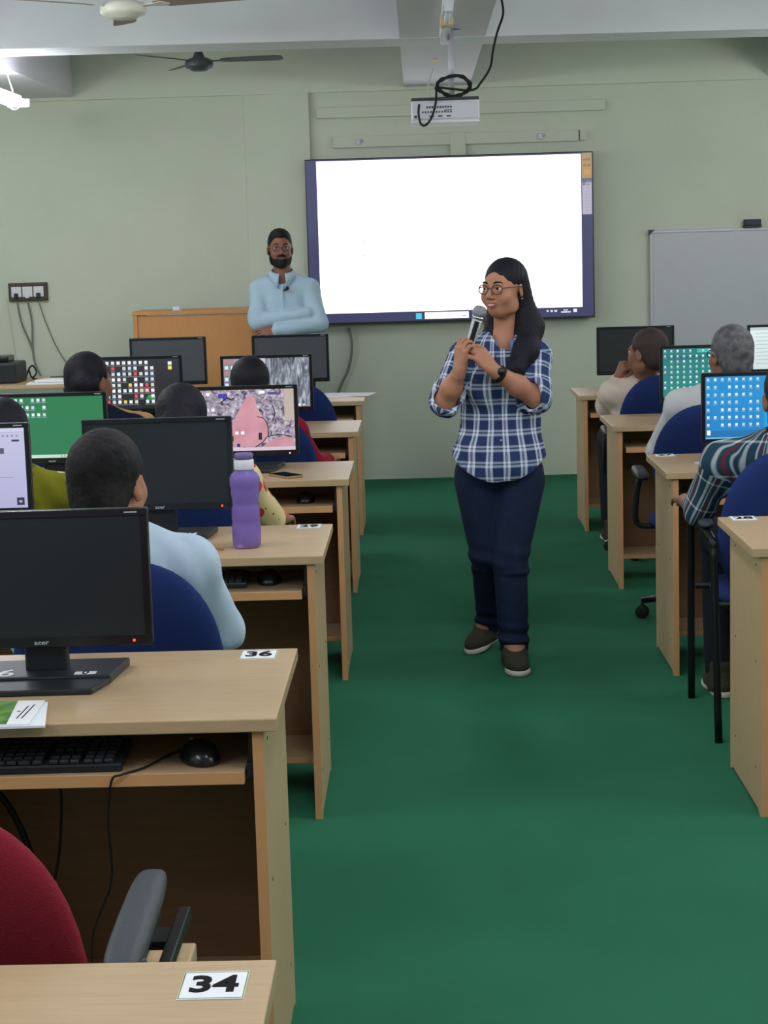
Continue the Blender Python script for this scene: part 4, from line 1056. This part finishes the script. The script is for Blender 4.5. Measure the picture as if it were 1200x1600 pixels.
def basis(Y, Z):
    Y = np.array(Y, float); Y /= np.linalg.norm(Y); Z = np.array(Z, float); Z = Z-Y*(Z@Y); Z /= np.linalg.norm(Z)
    return Y, Z
def hand(wrist, Y, Z, side, sc=0.95, **kw):
    """side +1: right hand, -1: left hand (seen with fingers up and the back of the hand towards you, a right thumb is on the left)"""
    Y, Z = basis(Y, Z); X = np.cross(Y, Z)*(-side)
    return placed(hand_field(**kw), np.stack([X, Y, Z], 1), wrist, sc)
def folds(a=0.0022, f=1.0):
    def w(p):
        x, y, z = p[:, 0], p[:, 1], p[:, 2]
        return (a*np.sin(f*(58*z+22*x)+3*np.sin(f*(17*x-13*y+5*z)))*np.clip(np.sin(f*(9*z+7*x))+0.3, 0, 1)+0.6*a*np.sin(f*(70*x+31*z+40*y))*np.sin(f*11*z)).astype(np.float32)
    return w
def collar(c, m, parent, r0=0.056, r1=0.076, h=0.034, drop=0.026, rz=0.0, tilt=0.25, gap=0.30):
    b = bmesh.new(); rows = []
    n = 40
    for k in range(n+1):
        a = gap+(2*PI-2*gap)*k/n; fr = max(0, math.cos(a))**6
        d = Vector((math.sin(a), -math.cos(a), 0))
        pr = [(r0, h), (r0+0.005, h+0.001), (r1+0.012*fr, -0.004-drop*fr), (r1-0.005+0.012*fr, -0.007-drop*fr)]
        rows.append([b.verts.new(rotz(rz) @ (rotx(tilt) @ (d*q+Vector((0, 0, z_))))) for q, z_ in pr])
    for A_, B_ in zip(rows, rows[1:]):
        for j in range(4): b.faces.new((A_[j], A_[(j+1) % 4], B_[(j+1) % 4], B_[j]))
    b.faces.new(rows[0]); b.faces.new(rows[-1][::-1])
    bmesh.ops.recalc_face_normals(b, faces=b.faces[:])
    for f in b.faces: f.smooth = True
    me = bpy.data.meshes.new('collar'); b.to_mesh(me); b.free(); me.transform(Matrix.Translation(c)); me.materials.append(m)
    o = bpy.data.objects.new('collar', me); COL.objects.link(o); o.parent = parent; return o
def cloth_uv(cx, cy, arms, R=0.15):
    """weave directions: round the trunk and up it, round each sleeve and along it"""
    segs = [(np.array(a), np.array(b), r) for a, b, r in arms]
    def f(V, Q, cen):
        n = len(Q); best = np.full(n, 1e9); which = np.full(n, -1)
        for i, (a, b, r) in enumerate(segs):
            ab = b-a; tt = np.clip((cen-a)@ab/(ab@ab), 0, 1.0); d = np.linalg.norm(cen-a-tt[:, None]*ab, axis=1)-r
            m = (d < best) & ((cen-a)@ab/(ab@ab) > 0.12); best[m] = d[m]; which[m] = i
        which[best > 0.022] = -1
        P = V[Q]; U = np.zeros((n, 4, 2))
        ang = np.arctan2(P[..., 0]-cx, -(P[..., 1]-cy)); ac = np.arctan2(cen[:, 0]-cx, -(cen[:, 1]-cy))
        dd = ang-ac[:, None]; dd = (dd+PI) % (2*PI)-PI
        U[..., 0] = (ac[:, None]+dd)*R; U[..., 1] = P[..., 2]
        for i, (a, b, r) in enumerate(segs):
            m = which == i
            if not m.any(): continue
            ab = b-a; L = np.linalg.norm(ab); ax = ab/L; e1 = np.cross(ax, (0.13, 0.99, 0.07)); e1 /= np.linalg.norm(e1); e2 = np.cross(ax, e1)
            q = P[m]-a; aa = np.arctan2(q@e2, q@e1); c2 = cen[m]-a; ab0 = np.arctan2(c2@e2, c2@e1)
            d2 = aa-ab0[:, None]; d2 = (d2+PI) % (2*PI)-PI
            U[m, :, 0] = (ab0[:, None]+d2)*(r*1.15); U[m, :, 1] = q@ax
        return U
    return f
def person(label, loc, group=None): return thing('person', label, 'person', loc, group=group)
def shoe(t, heel, toe, w=0.042, h_=0.085, name='shoe'):
    heel = np.array(heel, float); toe = np.array(toe, float); d = toe-heel; L = np.linalg.norm(d); d /= L; up = np.array((0, 0, 1.0)); s_ = np.cross(up, d); s_ /= np.linalg.norm(s_); up = np.cross(d, s_)
    Rm = np.stack([s_, d, up], 1)
    F = Field(0.03).add(el((0, L*0.70, 0.030), (w*0.98, L*0.34, 0.036))).add(el((0, L*0.25, 0.036), (w*0.82, L*0.28, 0.042))).add(rc((0, L*0.24, 0.03), (0, L*0.20, h_+0.02), 0.042, 0.041)).add(rc((0, L*0.35, 0.05), (0, L*0.6, 0.03), 0.04, 0.034)).keep(half((0, 0, -1), -0.012)).keep(half((0, 0, 1), h_+0.035))
    G = Field(0.02).add(el((0, L*0.70, 0.010), (w*1.06, L*0.36, 0.035))).add(el((0, L*0.24, 0.010), (w*0.92, L*0.28, 0.035))).keep(half((0, 0, 1), 0.024), 0.004).keep(half((0, 0, -1), 0.0), 0.004)
    W1 = Field(0.01).add(placed(F, Rm, heel)); W2 = Field(0.01).add(placed(G, Rm, heel))
    o = grow(name, W1, 0.004, MT['shoe'], t); so = grow('sole', W2, 0.004, MT['sole'], t)
    so.parent = o
    return o

# ---- the woman with the microphone, walking up the aisle
def build_woman():
    base = (0.29, 6.75, 0.0); t = person('woman standing in the aisle speaking into a microphone, blue checked shirt and dark jeans', base)
    phi = math.radians(-36); hc = np.array((0.312, 6.755, 1.416)); sc = 0.93; R = Rz(phi)@Rx(0.02)
    neck0, neck1 = (0.320, 6.785, 1.335), (0.310, 6.785, 1.215)
    shR, shL = np.array((0.158, 6.785, 1.165)), np.array((0.432, 6.785, 1.168))
    elR, elL = np.array((0.0827, 6.6600, 1.0075)), np.array((0.4211, 6.6700, 1.0118))
    wrR, wrL = np.array((0.1380, 6.5850, 1.1245)), np.array((0.2634, 6.5750, 1.1241))
    hipR, hipL = (0.205, 6.79, 0.69), (0.362, 6.78, 0.69)
    knR, knL = (0.232, 6.775, 0.412), (0.314, 6.70, 0.405)
    anR, anL = (0.238, 6.965, 0.13), (0.322, 6.66, 0.095)
    HF = head_field(nose=1.0, jaw=1.0, ear=0.82, cheek=0.004)
    def trunk(o):
        F = Field(0.05)
        F.add(el((0.300, 6.790, 1.07), (0.150+o, 0.095+o, 0.155+o)))
        F.add(el((0.294, 6.785, 0.92), (0.140+o, 0.096+o, 0.16+o)))
        F.add(el((0.284, 6.785, 0.765), (0.158+o, 0.112+o, 0.13+o)))
        for s in (-1, 1): F.add(el((0.295+s*0.062, 6.705, 1.055), (0.060+o, 0.052+o, 0.062+o)), 0.04)
        F.add(rc(shR, (0.30, 6.79, 1.20), 0.045+o, 0.055+o)); F.add(rc(shL, (0.31, 6.79, 1.20), 0.045+o, 0.055+o))
        return F
    B = trunk(-0.012)
    B.add(rc(neck0, neck1, 0.043, 0.048), 0.03).add(placed(HF, R, hc, sc), 0.02)
    for sh, e, w in ((shR, elR, wrR), (shL, elL, wrL)):
        B.add(rc(sh, e, 0.043, 0.037), 0.03); B.add(rc(e, e+0.45*(w-e), 0.037, 0.038), 0.02); B.add(rc(e+0.45*(w-e), w, 0.038, 0.0245), 0.02)
    for hp, k, an in ((hipR, knR, anR), (hipL, knL, anL)):
        B.add(rc(hp, k, 0.080, 0.050), 0.03); B.add(rc(k, an, 0.050, 0.034), 0.02)
    B.add(rc(anR, (0.20, 6.955, 0.05), 0.034, 0.026)).add(rc(anL, (0.325, 6.58, 0.04), 0.034, 0.028))
    B.add(hand(wrR+np.array((0.0, 0, 0.004)), (0.10, -0.12, 0.98), (-0.80, -0.58, 0.1), 1, 0.90, curl=(0.55, 0.95, 0.7), thumb=0.9), 0.012)
    B.add(hand(wrL+np.array((-0.004, 0, 0.002)), (-0.62, -0.05, 0.78), (0.52, -0.80, 0.30), -1, 0.90, curl=(0.65, 0.95, 0.7), thumb=0.8), 0.012)
    grow('body', B, 0.0042, MT['skin'], t)
    # shirt
    Sh = trunk(0.012)
    Sh.add(rc((0.284, 6.785, 0.80), (0.286, 6.785, 0.70), 0.02, 0.02))
    Sh.add(el((0.284, 6.782, 0.74), (0.172, 0.126, 0.20)), 0.05)
    for sh, e in ((shR, elR), (shL, elL)):
        d = (e-sh)/np.linalg.norm(e-sh)
        w = wrR if e is elR else wrL; fd = (w-e)/np.linalg.norm(w-e); nn = 0.45*d+0.9*fd; nn /= np.linalg.norm(nn)
        S1 = Field(0.03).add(rc(sh, e, 0.057, 0.056)).add(rc(e, e+0.05*fd, 0.056, 0.060), 0.02).add(rc(e-0.02*d+0.012*fd, e+0.03*fd-0.015*d, 0.062, 0.064), 0.006)
        S1.keep(half(nn, float(nn@(e+0.030*fd))), 0.004).cut(rc(e+0.01*fd, e+0.2*fd, 0.046, 0.050), 0.003)
        S2 = placed(S1, np.eye(3), (0, 0, 0)); Sh.add(S2, 0.012)
    def hem(p): return (0.700+0.085*np.clip(np.abs(p[:, 0]-0.285)/0.172, 0, 1)**2.2)-p[:, 2]
    Sh.keep(hem, 0.004)
    Sh.cut(rc(neck0, (0.306, 6.745, 1.215), 0.056, 0.046), 0.01)
    arms = [(shR, elR, 0.056), (shL, elL, 0.056)]
    grow('shirt', Sh, 0.0048, MT['check'], t, wob=folds(0.003), uv=cloth_uv(0.29, 6.785, arms))
    collar((0.306-base[0], 6.772-base[1], 1.208), MT['check'], t, r0=0.058, r1=0.080, h=0.03, drop=0.03, gap=0.35).data.materials[0] = MT['collar_blue']
    for zz in (0.94, 0.86, 0.78): MB().lathe([(0, 0.002), (0.0035, 0.0015), (0.004, 0)], 10, T=tr(-0.003, -0.0835 if zz > 0.9 else -0.094, zz) @ rotx(PI/2)).build('button', MT['silver'], t)
    # jeans
    J = Field(0.03)
    J.add(el((0.284, 6.79, 0.735), (0.166, 0.118, 0.095)))
    J.add(rc(hipR, knR, 0.092, 0.066), 0.02); J.add(rc(hipL, knL, 0.094, 0.067), 0.012)
    J.add(rc(knR, anR, 0.064, 0.047), 0.02); J.add(rc(anR, (0.236, 6.975, 0.10), 0.047, 0.049), 0.02); J.add(rc(knL, (0.322, 6.665, 0.06), 0.066, 0.054), 0.02)
    J.add(el((0.322, 6.655, 0.105), (0.054, 0.056, 0.02)), 0.01); J.add(el((0.318, 6.69, 0.36), (0.068, 0.066, 0.018)), 0.01); J.add(el((0.236, 6.80, 0.36), (0.064, 0.066, 0.016)), 0.01)
    J.keep(half((0, 0, 1), 0.82)).keep(half((0, 0, -1), -0.062))
    def jf(p):
        z = p[:, 2]; return (0.0035*np.sin(95*z+20*p[:, 0])*np.exp(-((z-0.40)/0.06)**2)+0.004*np.sin(120*z+14*p[:, 0])*np.exp(-((z-0.13)/0.05)**2)).astype(np.float32)
    grow('jeans', J, 0.005, MT['denim'], t, wob=jf)
    shoe(t, (0.262, 7.03, 0.035), (0.160, 6.885, 0.0)); shoe(t, (0.318, 6.70, 0.0), (0.332, 6.495, 0.0), w=0.045)
    # hair
    H = Field(0.03)
    Hl = Field(0.03).add(el((0, 0.024, 0.034), (0.081, 0.098, 0.088))).add(el((0, 0.060, -0.02), (0.070, 0.065, 0.08))).cut(el((0, -0.092, -0.034), (0.066, 0.088, 0.098)), 0.008)
    for s in (-1, 1): Hl.cut(el((s*0.088, -0.018, -0.018), (0.024, 0.040, 0.045)), 0.012)
    H.add(placed(Hl, R, hc, sc))
    H.add(rc((0.365, 6.82, 1.39), (0.400, 6.80, 1.27), 0.050, 0.060), 0.03).add(rc((0.400, 6.80, 1.27), (0.392, 6.72, 1.18), 0.058, 0.046), 0.03)
    H.add(rc((0.385, 6.715, 1.19), (0.345, 6.665, 1.125), 0.042, 0.034), 0.03).add(rc((0.345, 6.665, 1.125), (0.315, 6.648, 1.085), 0.030, 0.012), 0.02).add(rc((0.372, 6.70, 1.16), (0.36, 6.66, 1.09), 0.03, 0.012), 0.02)
    H.add(rc((0.300, 6.835, 1.36), (0.262, 6.79, 1.24), 0.045, 0.030), 0.03).add(rc((0.262, 6.79, 1.24), (0.245, 6.705, 1.155), 0.026, 0.014), 0.02)
    H.cut(placed(Field(0.02).add(el((0, -0.075, -0.055), (0.057, 0.075, 0.085))), R, hc, sc), 0.008)
    def hw(p): return (0.0010*np.sin(240*p[:, 0]+30*np.sin(14*p[:, 2])+150*p[:, 1])).astype(np.float32)
    grow('hair', H, 0.0042, MT['hair'], t, wob=hw)
    face_parts(t, R, hc, sc, MT['hair'], MT['lips'], base, -0.002, 1.12, 0.006)
    glasses(t, R, hc, sc, base, MT['socket'], 0.0235, 0.0185, 0.0020)
    g = to_head(R, hc-np.array(base), sc)
    MB().tube([g((-0.016, -0.0935, -0.0585)), g((0, -0.0990, -0.0612)), g((0.016, -0.0935, -0.0585))], [0.0012, 0.0034, 0.0012], 6, smooth_n=4).build('teeth', MT['white'], t)
    MB().lathe([(0, 0.004), (0.0035, 0.002), (0.0035, -0.002), (0, -0.004)], 10, c=g((0.082, 0.006, -0.042))).build('earring', MT['gold'], t)
    # watch and bangle
    def ring(c, ax, r, w_, n=26):
        ax = Vector(ax).normalized(); e1 = ax.orthogonal().normalized(); e2 = ax.cross(e1)
        return [tuple(Vector(c)+r*(math.cos(2*PI*k/n)*e1+math.sin(2*PI*k/n)*e2)) for k in range(n)]
    bs = np.array(base)
    c0 = wrL-0.12*(wrL-elL)-bs; axl = wrL-elL
    wt = MB()
    for q in (-0.006, 0.0, 0.006): wt.tube(ring(c0+q*axl/np.linalg.norm(axl), axl, 0.0285, 0), 0.0042, 6, closed=True)
    wt = wt.build('watch_strap', MT['rubber'], t)
    MB().lathe([(0, 0.007), (0.013, 0.006), (0.015, 0.0)], 20, T=Matrix.Translation(tuple(c0+np.array((0.006, -0.029, 0.010)))) @ rotx(PI/2)).build('watch_face', MT['gloss'], wt)
    c1 = wrR-0.10*(wrR-elR)-bs
    MB().tube(ring(c1, wrR-elR, 0.0275, 0), 0.002, 6, closed=True).build('bangle', MT['gold'], t)
    # microphone in her hands
    top = Vector((0.2151, 6.6000, 1.3330)); bot = Vector((0.1478, 6.6050, 1.1229)); ax = (top-bot).normalized()
    m = thing('microphone', 'handheld microphone with a silver grille held by the woman in the aisle', 'microphone', tuple(bot))
    q = Vector((0, 0, 1)).rotation_difference(ax).to_matrix().to_4x4(); L = (top-bot).length
    MB().lathe([(0, 0), (0.012, 0.0), (0.0135, 0.004), (0.0150, L*0.4), (0.0185, L*0.80), (0.0195, L-0.022), (0, L-0.022)], 28, T=q).build('handle', MT['silver'], m)
    MB().lathe([(0, L-0.024), (0.021, L-0.024), (0.0215, L-0.018), (0.0215, L-0.013), (0, L-0.013)], 28, T=q).build('collar_ring', MT['chrome'], m)
    MB().lathe([(0, L-0.016), (0.0205, L-0.015), (0.0255, L-0.002), (0.026, L+0.006), (0.0235, L+0.016), (0.016, L+0.024), (0, L+0.027)], 28, T=q).build('grille', MT['mesh'], m)
    MB().box((-0.009, -0.0205, L*0.52), (0.009, -0.0150, L-0.030), 0.004, T=q).build('display_panel', MT['gloss'], m)
build_woman()

# ---- the man with folded arms beside the display
def build_man():
    base = (-0.86, 11.50, 0.0); t = person('bearded man in glasses and a light blue shirt standing with folded arms', base)
    phi = math.radians(8); hc = np.array((-0.872, 11.485, 1.594)); sc = 1.0; R = Rz(phi)
    shR, shL = np.array((-1.012, 11.52, 1.345)), np.array((-0.700, 11.52, 1.335))
    elR, elL = np.array((-1.030, 11.42, 1.140)), np.array((-0.635, 11.405, 1.120))
    hR, hL = np.array((-0.705, 11.40, 1.185)), np.array((-0.90, 11.36, 1.085))
    HF = head_field(nose=1.1, jaw=1.08)
    def trunk(o):
        F = Field(0.05)
        F.add(el((-0.856, 11.525, 1.24), (0.170+o, 0.108+o, 0.17+o))).add(el((-0.856, 11.52, 1.05), (0.150+o, 0.105+o, 0.16+o))).add(el((-0.856, 11.525, 0.90), (0.155+o, 0.105+o, 0.12+o)))
        F.add(rc(shR, (-0.87, 11.52, 1.39), 0.058+o, 0.058+o)).add(rc(shL, (-0.85, 11.52, 1.39), 0.058+o, 0.058+o))
        return F
    B = trunk(-0.012)
    B.add(rc((-0.868, 11.51, 1.52), (-0.862, 11.525, 1.40), 0.054, 0.060), 0.03).add(placed(HF, R, hc, sc), 0.02)
    for sh, e, w in ((shR, elR, hR), (shL, elL, hL)):
        B.add(rc(sh, e, 0.048, 0.040), 0.03).add(rc(e, w, 0.040, 0.028), 0.02)
    for s in (-1, 1):
        B.add(rc((-0.856+s*0.085, 11.53, 0.86), (-0.856+s*0.09, 11.52, 0.47), 0.085, 0.055), 0.03).add(rc((-0.856+s*0.09, 11.52, 0.47), (-0.856+s*0.095, 11.55, 0.09), 0.055, 0.038), 0.02).add(rc((-0.856+s*0.095, 11.55, 0.06), (-0.856+s*0.105, 11.42, 0.035), 0.036, 0.03))
    B.add(hand(hR, (0.55, 0.80, 0.15), (0.8, -0.5, 0.25), 1, 0.95, curl=(0.3, 0.4, 0.2)), 0.012)
    B.add(hand(hL, (-0.93, -0.15, -0.12), (-0.1, -0.85, 0.5), -1, 0.95, curl=(0.35, 0.5, 0.4)), 0.012)
    grow('body', B, 0.005, MT['skin_d'], t)
    Sh = trunk(0.010)
    for sh, e, w in ((shR, elR, hR), (shL, elL, hL)):
        Sh.add(rc(sh, e, 0.062, 0.057), 0.02)
        Sh.add(rc(e, w, 0.055, 0.042), 0.010)
    Sh.add(rc((-0.861, 11.418, 1.365), (-0.861, 11.408, 1.20), 0.010, 0.010), 0.008)
    Sh.keep(half((0, 0, -1), -0.80)).cut(rc((-0.868, 11.50, 1.52), (-0.862, 11.46, 1.405), 0.064, 0.040), 0.01)
    grow('shirt', Sh, 0.0055, MT['shirt_lb'], t, wob=folds(0.0045, 0.8))
    collar((-0.866-base[0], 11.500-base[1], 1.430), MT['shirt_lb'], t, r0=0.064, r1=0.100, h=0.030, drop=0.060, rz=0.05, gap=0.26, tilt=0.34)
    P = Field(0.03).add(el((-0.856, 11.53, 0.86), (0.160, 0.112, 0.10)))
    for s in (-1, 1): P.add(rc((-0.856+s*0.085, 11.53, 0.86), (-0.856+s*0.09, 11.52, 0.47), 0.098, 0.072), 0.02).add(rc((-0.856+s*0.09, 11.52, 0.47), (-0.856+s*0.095, 11.55, 0.08), 0.072, 0.060), 0.02)
    P.keep(half((0, 0, 1), 0.93)).keep(half((0, 0, -1), -0.045))
    grow('trousers', P, 0.007, MT['trouser'], t)
    for s in (-1, 1): shoe(t, (-0.856+s*0.093, 11.63, 0), (-0.856+s*0.115, 11.36, 0))
    H = Field(0.02).add(el((0, 0.022, 0.034), (0.0775, 0.097, 0.091))).add(el((0, 0.0, 0.080), (0.060, 0.075, 0.042)), 0.02).cut(el((0.026, -0.100, -0.012), (0.046, 0.085, 0.092)), 0.006).cut(el((-0.026, -0.100, -0.012), (0.046, 0.085, 0.092)), 0.006).cut(el((0, -0.105, -0.01), (0.055, 0.085, 0.088)), 0.006)
    for s in (-1, 1): H.cut(el((s*0.088, 0.0, -0.03), (0.024, 0.040, 0.045)), 0.010)
    H.keep(half((0, -0.5, -1), 0.050))
    H.keep(half((0, 0.25, -1), 0.078))
    grow('hair', Field(0.01).add(placed(H, R, hc, sc)), 0.0045, MT['hairshort'], t)
    Bd = Field(0.02).add(el((0, -0.040, -0.078), (0.052, 0.056, 0.046))).add(el((0.050, -0.012, -0.055), (0.022, 0.045, 0.050))).add(el((-0.050, -0.012, -0.055), (0.022, 0.045, 0.050))).add(el((0, -0.085, -0.046), (0.032, 0.019, 0.010)), 0.012)
    Bd.cut(el((0, -0.105, -0.060), (0.018, 0.022, 0.006)), 0.004).cut(el((0.03, -0.09, -0.008), (0.036, 0.06, 0.034)), 0.006).cut(el((-0.03, -0.09, -0.008), (0.036, 0.06, 0.034)), 0.006)
    grow('beard', Field(0.01).add(placed(Bd, R, hc, sc)), 0.0042, MT['hairshort'], t)
    face_parts(t, R, hc, sc, MT['hairshort'], MT['lips_d'], base)
    glasses(t, R, hc, sc, base, MT['specframe'], 0.024, 0.0165, 0.0018)
    m = thing('lapel_microphone', 'small black clip-on microphone on the front of the bearded man\'s shirt', 'microphone', (-0.8369, 11.3950, 1.3403))
    MB().lathe([(0, 0.022), (0.009, 0.018), (0.011, 0.008), (0.008, 0), (0, 0)], 14, T=rotz(0.3) @ roty(1.0)).build('foam_tip', MT['rubber'], m)
    MB().box((-0.016, -0.004, -0.010), (0.010, 0.012, 0.002), 0.003).build('clip', MT['black'], m)
build_man()

# ---- seated people, all facing the front
def seated(label, hx, hy, ztop, phi, shirt, skin='skin_d', hair='hairshort', long_hair=0, elbows=None, hands=None, sleeve='long', sw=0.185, lean=0.10, specs=False, bulk=1.0, uv=False, hair_top=True, hands_kw=None):
    base = (hx, hy+lean, 0.0); t = person(label, base)
    hc = np.array((hx, hy, ztop-0.118)); R = Rz(math.radians(phi)); sc = 1.0
    ty = hy+lean; zs = ztop-0.325
    sh = [np.array((hx+s*sw, ty-0.01, zs)) for s in (-1, 1)]
    el_ = elbows or [None, None]; hd = hands or [None, None]
    el_ = [np.array(e) if e is not None else np.array((hx+s*0.25, ty+0.16, ztop-0.52)) for e, s in zip(el_, (-1, 1))]
    hd = [np.array(h_) if h_ is not None else np.array((hx+s*0.15, ty+0.40, 0.645)) for h_, s in zip(hd, (-1, 1))]
    def trunk(o):
        F = Field(0.06); k = bulk
        F.add(el((hx, ty, zs-0.10), (0.160*k+o, 0.105*k+o, 0.16+o))).add(el((hx, ty+0.03, 0.62), (0.150*k+o, 0.115*k+o, 0.14+o))).add(el((hx, ty+0.06, 0.56), (0.165*k+o, 0.13+o, 0.09+o)))
        for q in sh: F.add(rc(q, (hx, ty-0.02, zs+0.035), 0.055+o, 0.060+o))
        return F
    B = trunk(-0.014)
    B.add(rc((hx, hy+0.02, ztop-0.20), (hx, ty-0.02, zs+0.02), 0.054, 0.060), 0.03).add(placed(head_field(), R, hc, sc), 0.02)
    L = []
    for s, q, e, h_ in zip((-1, 1), sh, el_, hd):
        B.add(rc(q, e, 0.047, 0.039), 0.03).add(rc(e, h_, 0.039, 0.026), 0.02)
        kw = dict(curl=(0.25, 0.35, 0.25)); kw.update(hands_kw or {})
        d = h_-e
        B.add(hand(h_, d, (0.0, 0.0, 1.0) if abs(d[2]) < 0.8*np.linalg.norm(d) else (s*0.9, -0.3, 0), s, 0.95, **kw), 0.012)
        kn = (hx+s*0.13, ty+0.44, 0.55); an = (hx+s*0.13, ty+0.42, 0.09)
        B.add(rc((hx+s*0.09, ty+0.06, 0.56), kn, 0.075, 0.052), 0.03).add(rc(kn, an, 0.050, 0.034), 0.02).add(rc(an, (hx+s*0.14, ty+0.53, 0.04), 0.034, 0.028)); L.append((kn, an))
    grow('body', B, 0.006, MT[skin], t)
    Sh = trunk(0.010)
    arms = []
    for q, e, h_ in zip(sh, el_, hd):
        Sh.add(rc(q, e, 0.058, 0.052), 0.035); arms.append((q, e, 0.058))
        if sleeve == 'long': Sh.add(rc(e, e+0.9*(h_-e), 0.050, 0.037), 0.025); arms.append((e, h_, 0.05))
        else: Sh.cut(half(q-e, float((q-e)@e/np.linalg.norm(q-e))+0.02) if False else rc(e+0.02*(h_-e)/np.linalg.norm(h_-e), h_+(h_-e), 0.030, 0.030), 0.004)
    Sh.cut(rc((hx, hy+0.01, ztop-0.18), (hx, ty, zs+0.03), 0.060, 0.057), 0.008)
    grow('shirt', Sh, 0.0062, MT[shirt], t, wob=folds(0.0035, 1.15), uv=cloth_uv(hx, ty, arms, 0.17) if uv else None)
    if not long_hair: collar((0, -0.035, zs+0.062), MT[shirt] if not uv else MT['shirt_lb'], t, r0=0.060, r1=0.074, h=0.026, drop=0.02, rz=PI, tilt=0.2)
    Pn = Field(0.03).add(el((hx, ty+0.06, 0.55), (0.165, 0.14, 0.085)))
    for s, (kn, an) in zip((-1, 1), L): Pn.add(rc((hx+s*0.09, ty+0.06, 0.555), kn, 0.090, 0.068), 0.02).add(rc(kn, an, 0.066, 0.055), 0.02)
    Pn.keep(half((0, 0, -1), -0.05)).keep(half((0, 0, 1), 0.63))
    grow('trousers', Pn, 0.008, MT['trouser'], t)
    for s in (-1, 1): shoe(t, (hx+s*0.13, ty+0.33, 0), (hx+s*0.14, ty+0.58, 0))
    H = Field(0.02).add(el((0, 0.024, 0.034), (0.081, 0.100, 0.090))).add(el((0, 0.062, -0.030), (0.066, 0.052, 0.062)), 0.03).cut(el((0, -0.095, -0.030), (0.068, 0.082, 0.085)), 0.010)
    for s in (-1, 1): H.cut(el((s*0.086, -0.012, -0.034), (0.022, 0.042, 0.052)), 0.010)
    if not long_hair: H.keep(half((0, -0.30, -1), 0.062), 0.012)
    F = Field(0.02).add(placed(H, R, hc, sc))
    if long_hair == 1:
        F.add(el((hx, hy-0.10, ztop-0.12), (0.055, 0.045, 0.050)), 0.02)
    if long_hair == 2:
        F.add(rc((hx, hy-0.055, ztop-0.13), (hx, hy-0.06+lean*0.3, zs-0.02), 0.075, 0.055), 0.04)
    def hw(p): return (0.0014*np.sin(150*p[:, 0]+40*np.sin(50*p[:, 2]))*np.sin(110*p[:, 1]+90*p[:, 2])).astype(np.float32)
    grow('hair', F, 0.005, MT[hair], t, wob=hw)
    face_parts(t, R, hc, sc, MT['hairshort'], MT['lips_d'], base)
    if specs: glasses(t, R, hc, sc, base, MT['black'], 0.023, 0.016, 0.002)
    return t
seated('man in a pale blue shirt with short black hair, seated behind the big black monitor', -0.700, 3.97, 1.195, 165, 'shirt_lb2', 'skin', elbows=[None, (-0.490, 4.19, 0.690)], hands=[None, (-0.53, 4.45, 0.665)], sw=0.160)
seated('woman in a floral yellow sleeve facing the pink-shape screen, black hair in a bun', -0.757, 5.66, 1.172, 180, 'floral', 'skin', 'hair', 1, elbows=[None, (-0.512, 5.90, 0.700)], hands=[None, (-0.50, 6.18, 0.66)], sleeve='short', sw=0.165)
seated('person with black hair and crimson sleeves facing the grey rock screen', -0.705, 7.42, 1.150, 180, 'shirt_red', 'skin', 'hair', 0, elbows=[None, (-0.465, 7.70, 0.645)], hands=[None, (-0.43, 7.98, 0.65)], sw=0.16)
seated('person with black hair in navy and tan facing the black icon screen', -1.352, 7.33, 1.192, 150, 'navytan', 'skin_d', 'hair', 1, uv=True)
seated('person in an olive printed top facing the green screen', -1.330, 5.68, 1.140, 185, 'olive', 'skin_d', 'hair', 2, elbows=[None, (-1.08, 5.90, 0.70)])
seated('person in a teal checked shirt facing the bright blue screen', 1.150, 5.68, 1.192, 180, 'check2', 'skin_d', 'hairshort', 0, elbows=[(0.893, 5.86, 0.70), None], hands=[(0.895, 6.14, 0.69), None], sleeve='short', uv=True, sw=0.195)
seated('grey-haired man in glasses and a white shirt facing the teal screen', 1.236, 7.27, 1.232, 197, 'shirt_w', 'skin_d', 'hairgrey', 0, specs=True, bulk=1.08)
seated('close-cropped man in a cream shirt resting his cheek on his left fist', 1.118, 8.99, 1.146, 222, 'shirt_cream', 'skin_d', 'hairshave', 0, elbows=[(0.935, 9.20, 0.745), None], hands=[(0.985, 9.10, 0.895), None], sw=0.165, hands_kw=dict(curl=(1.2, 1.4, 0.9), thumb=0.9))
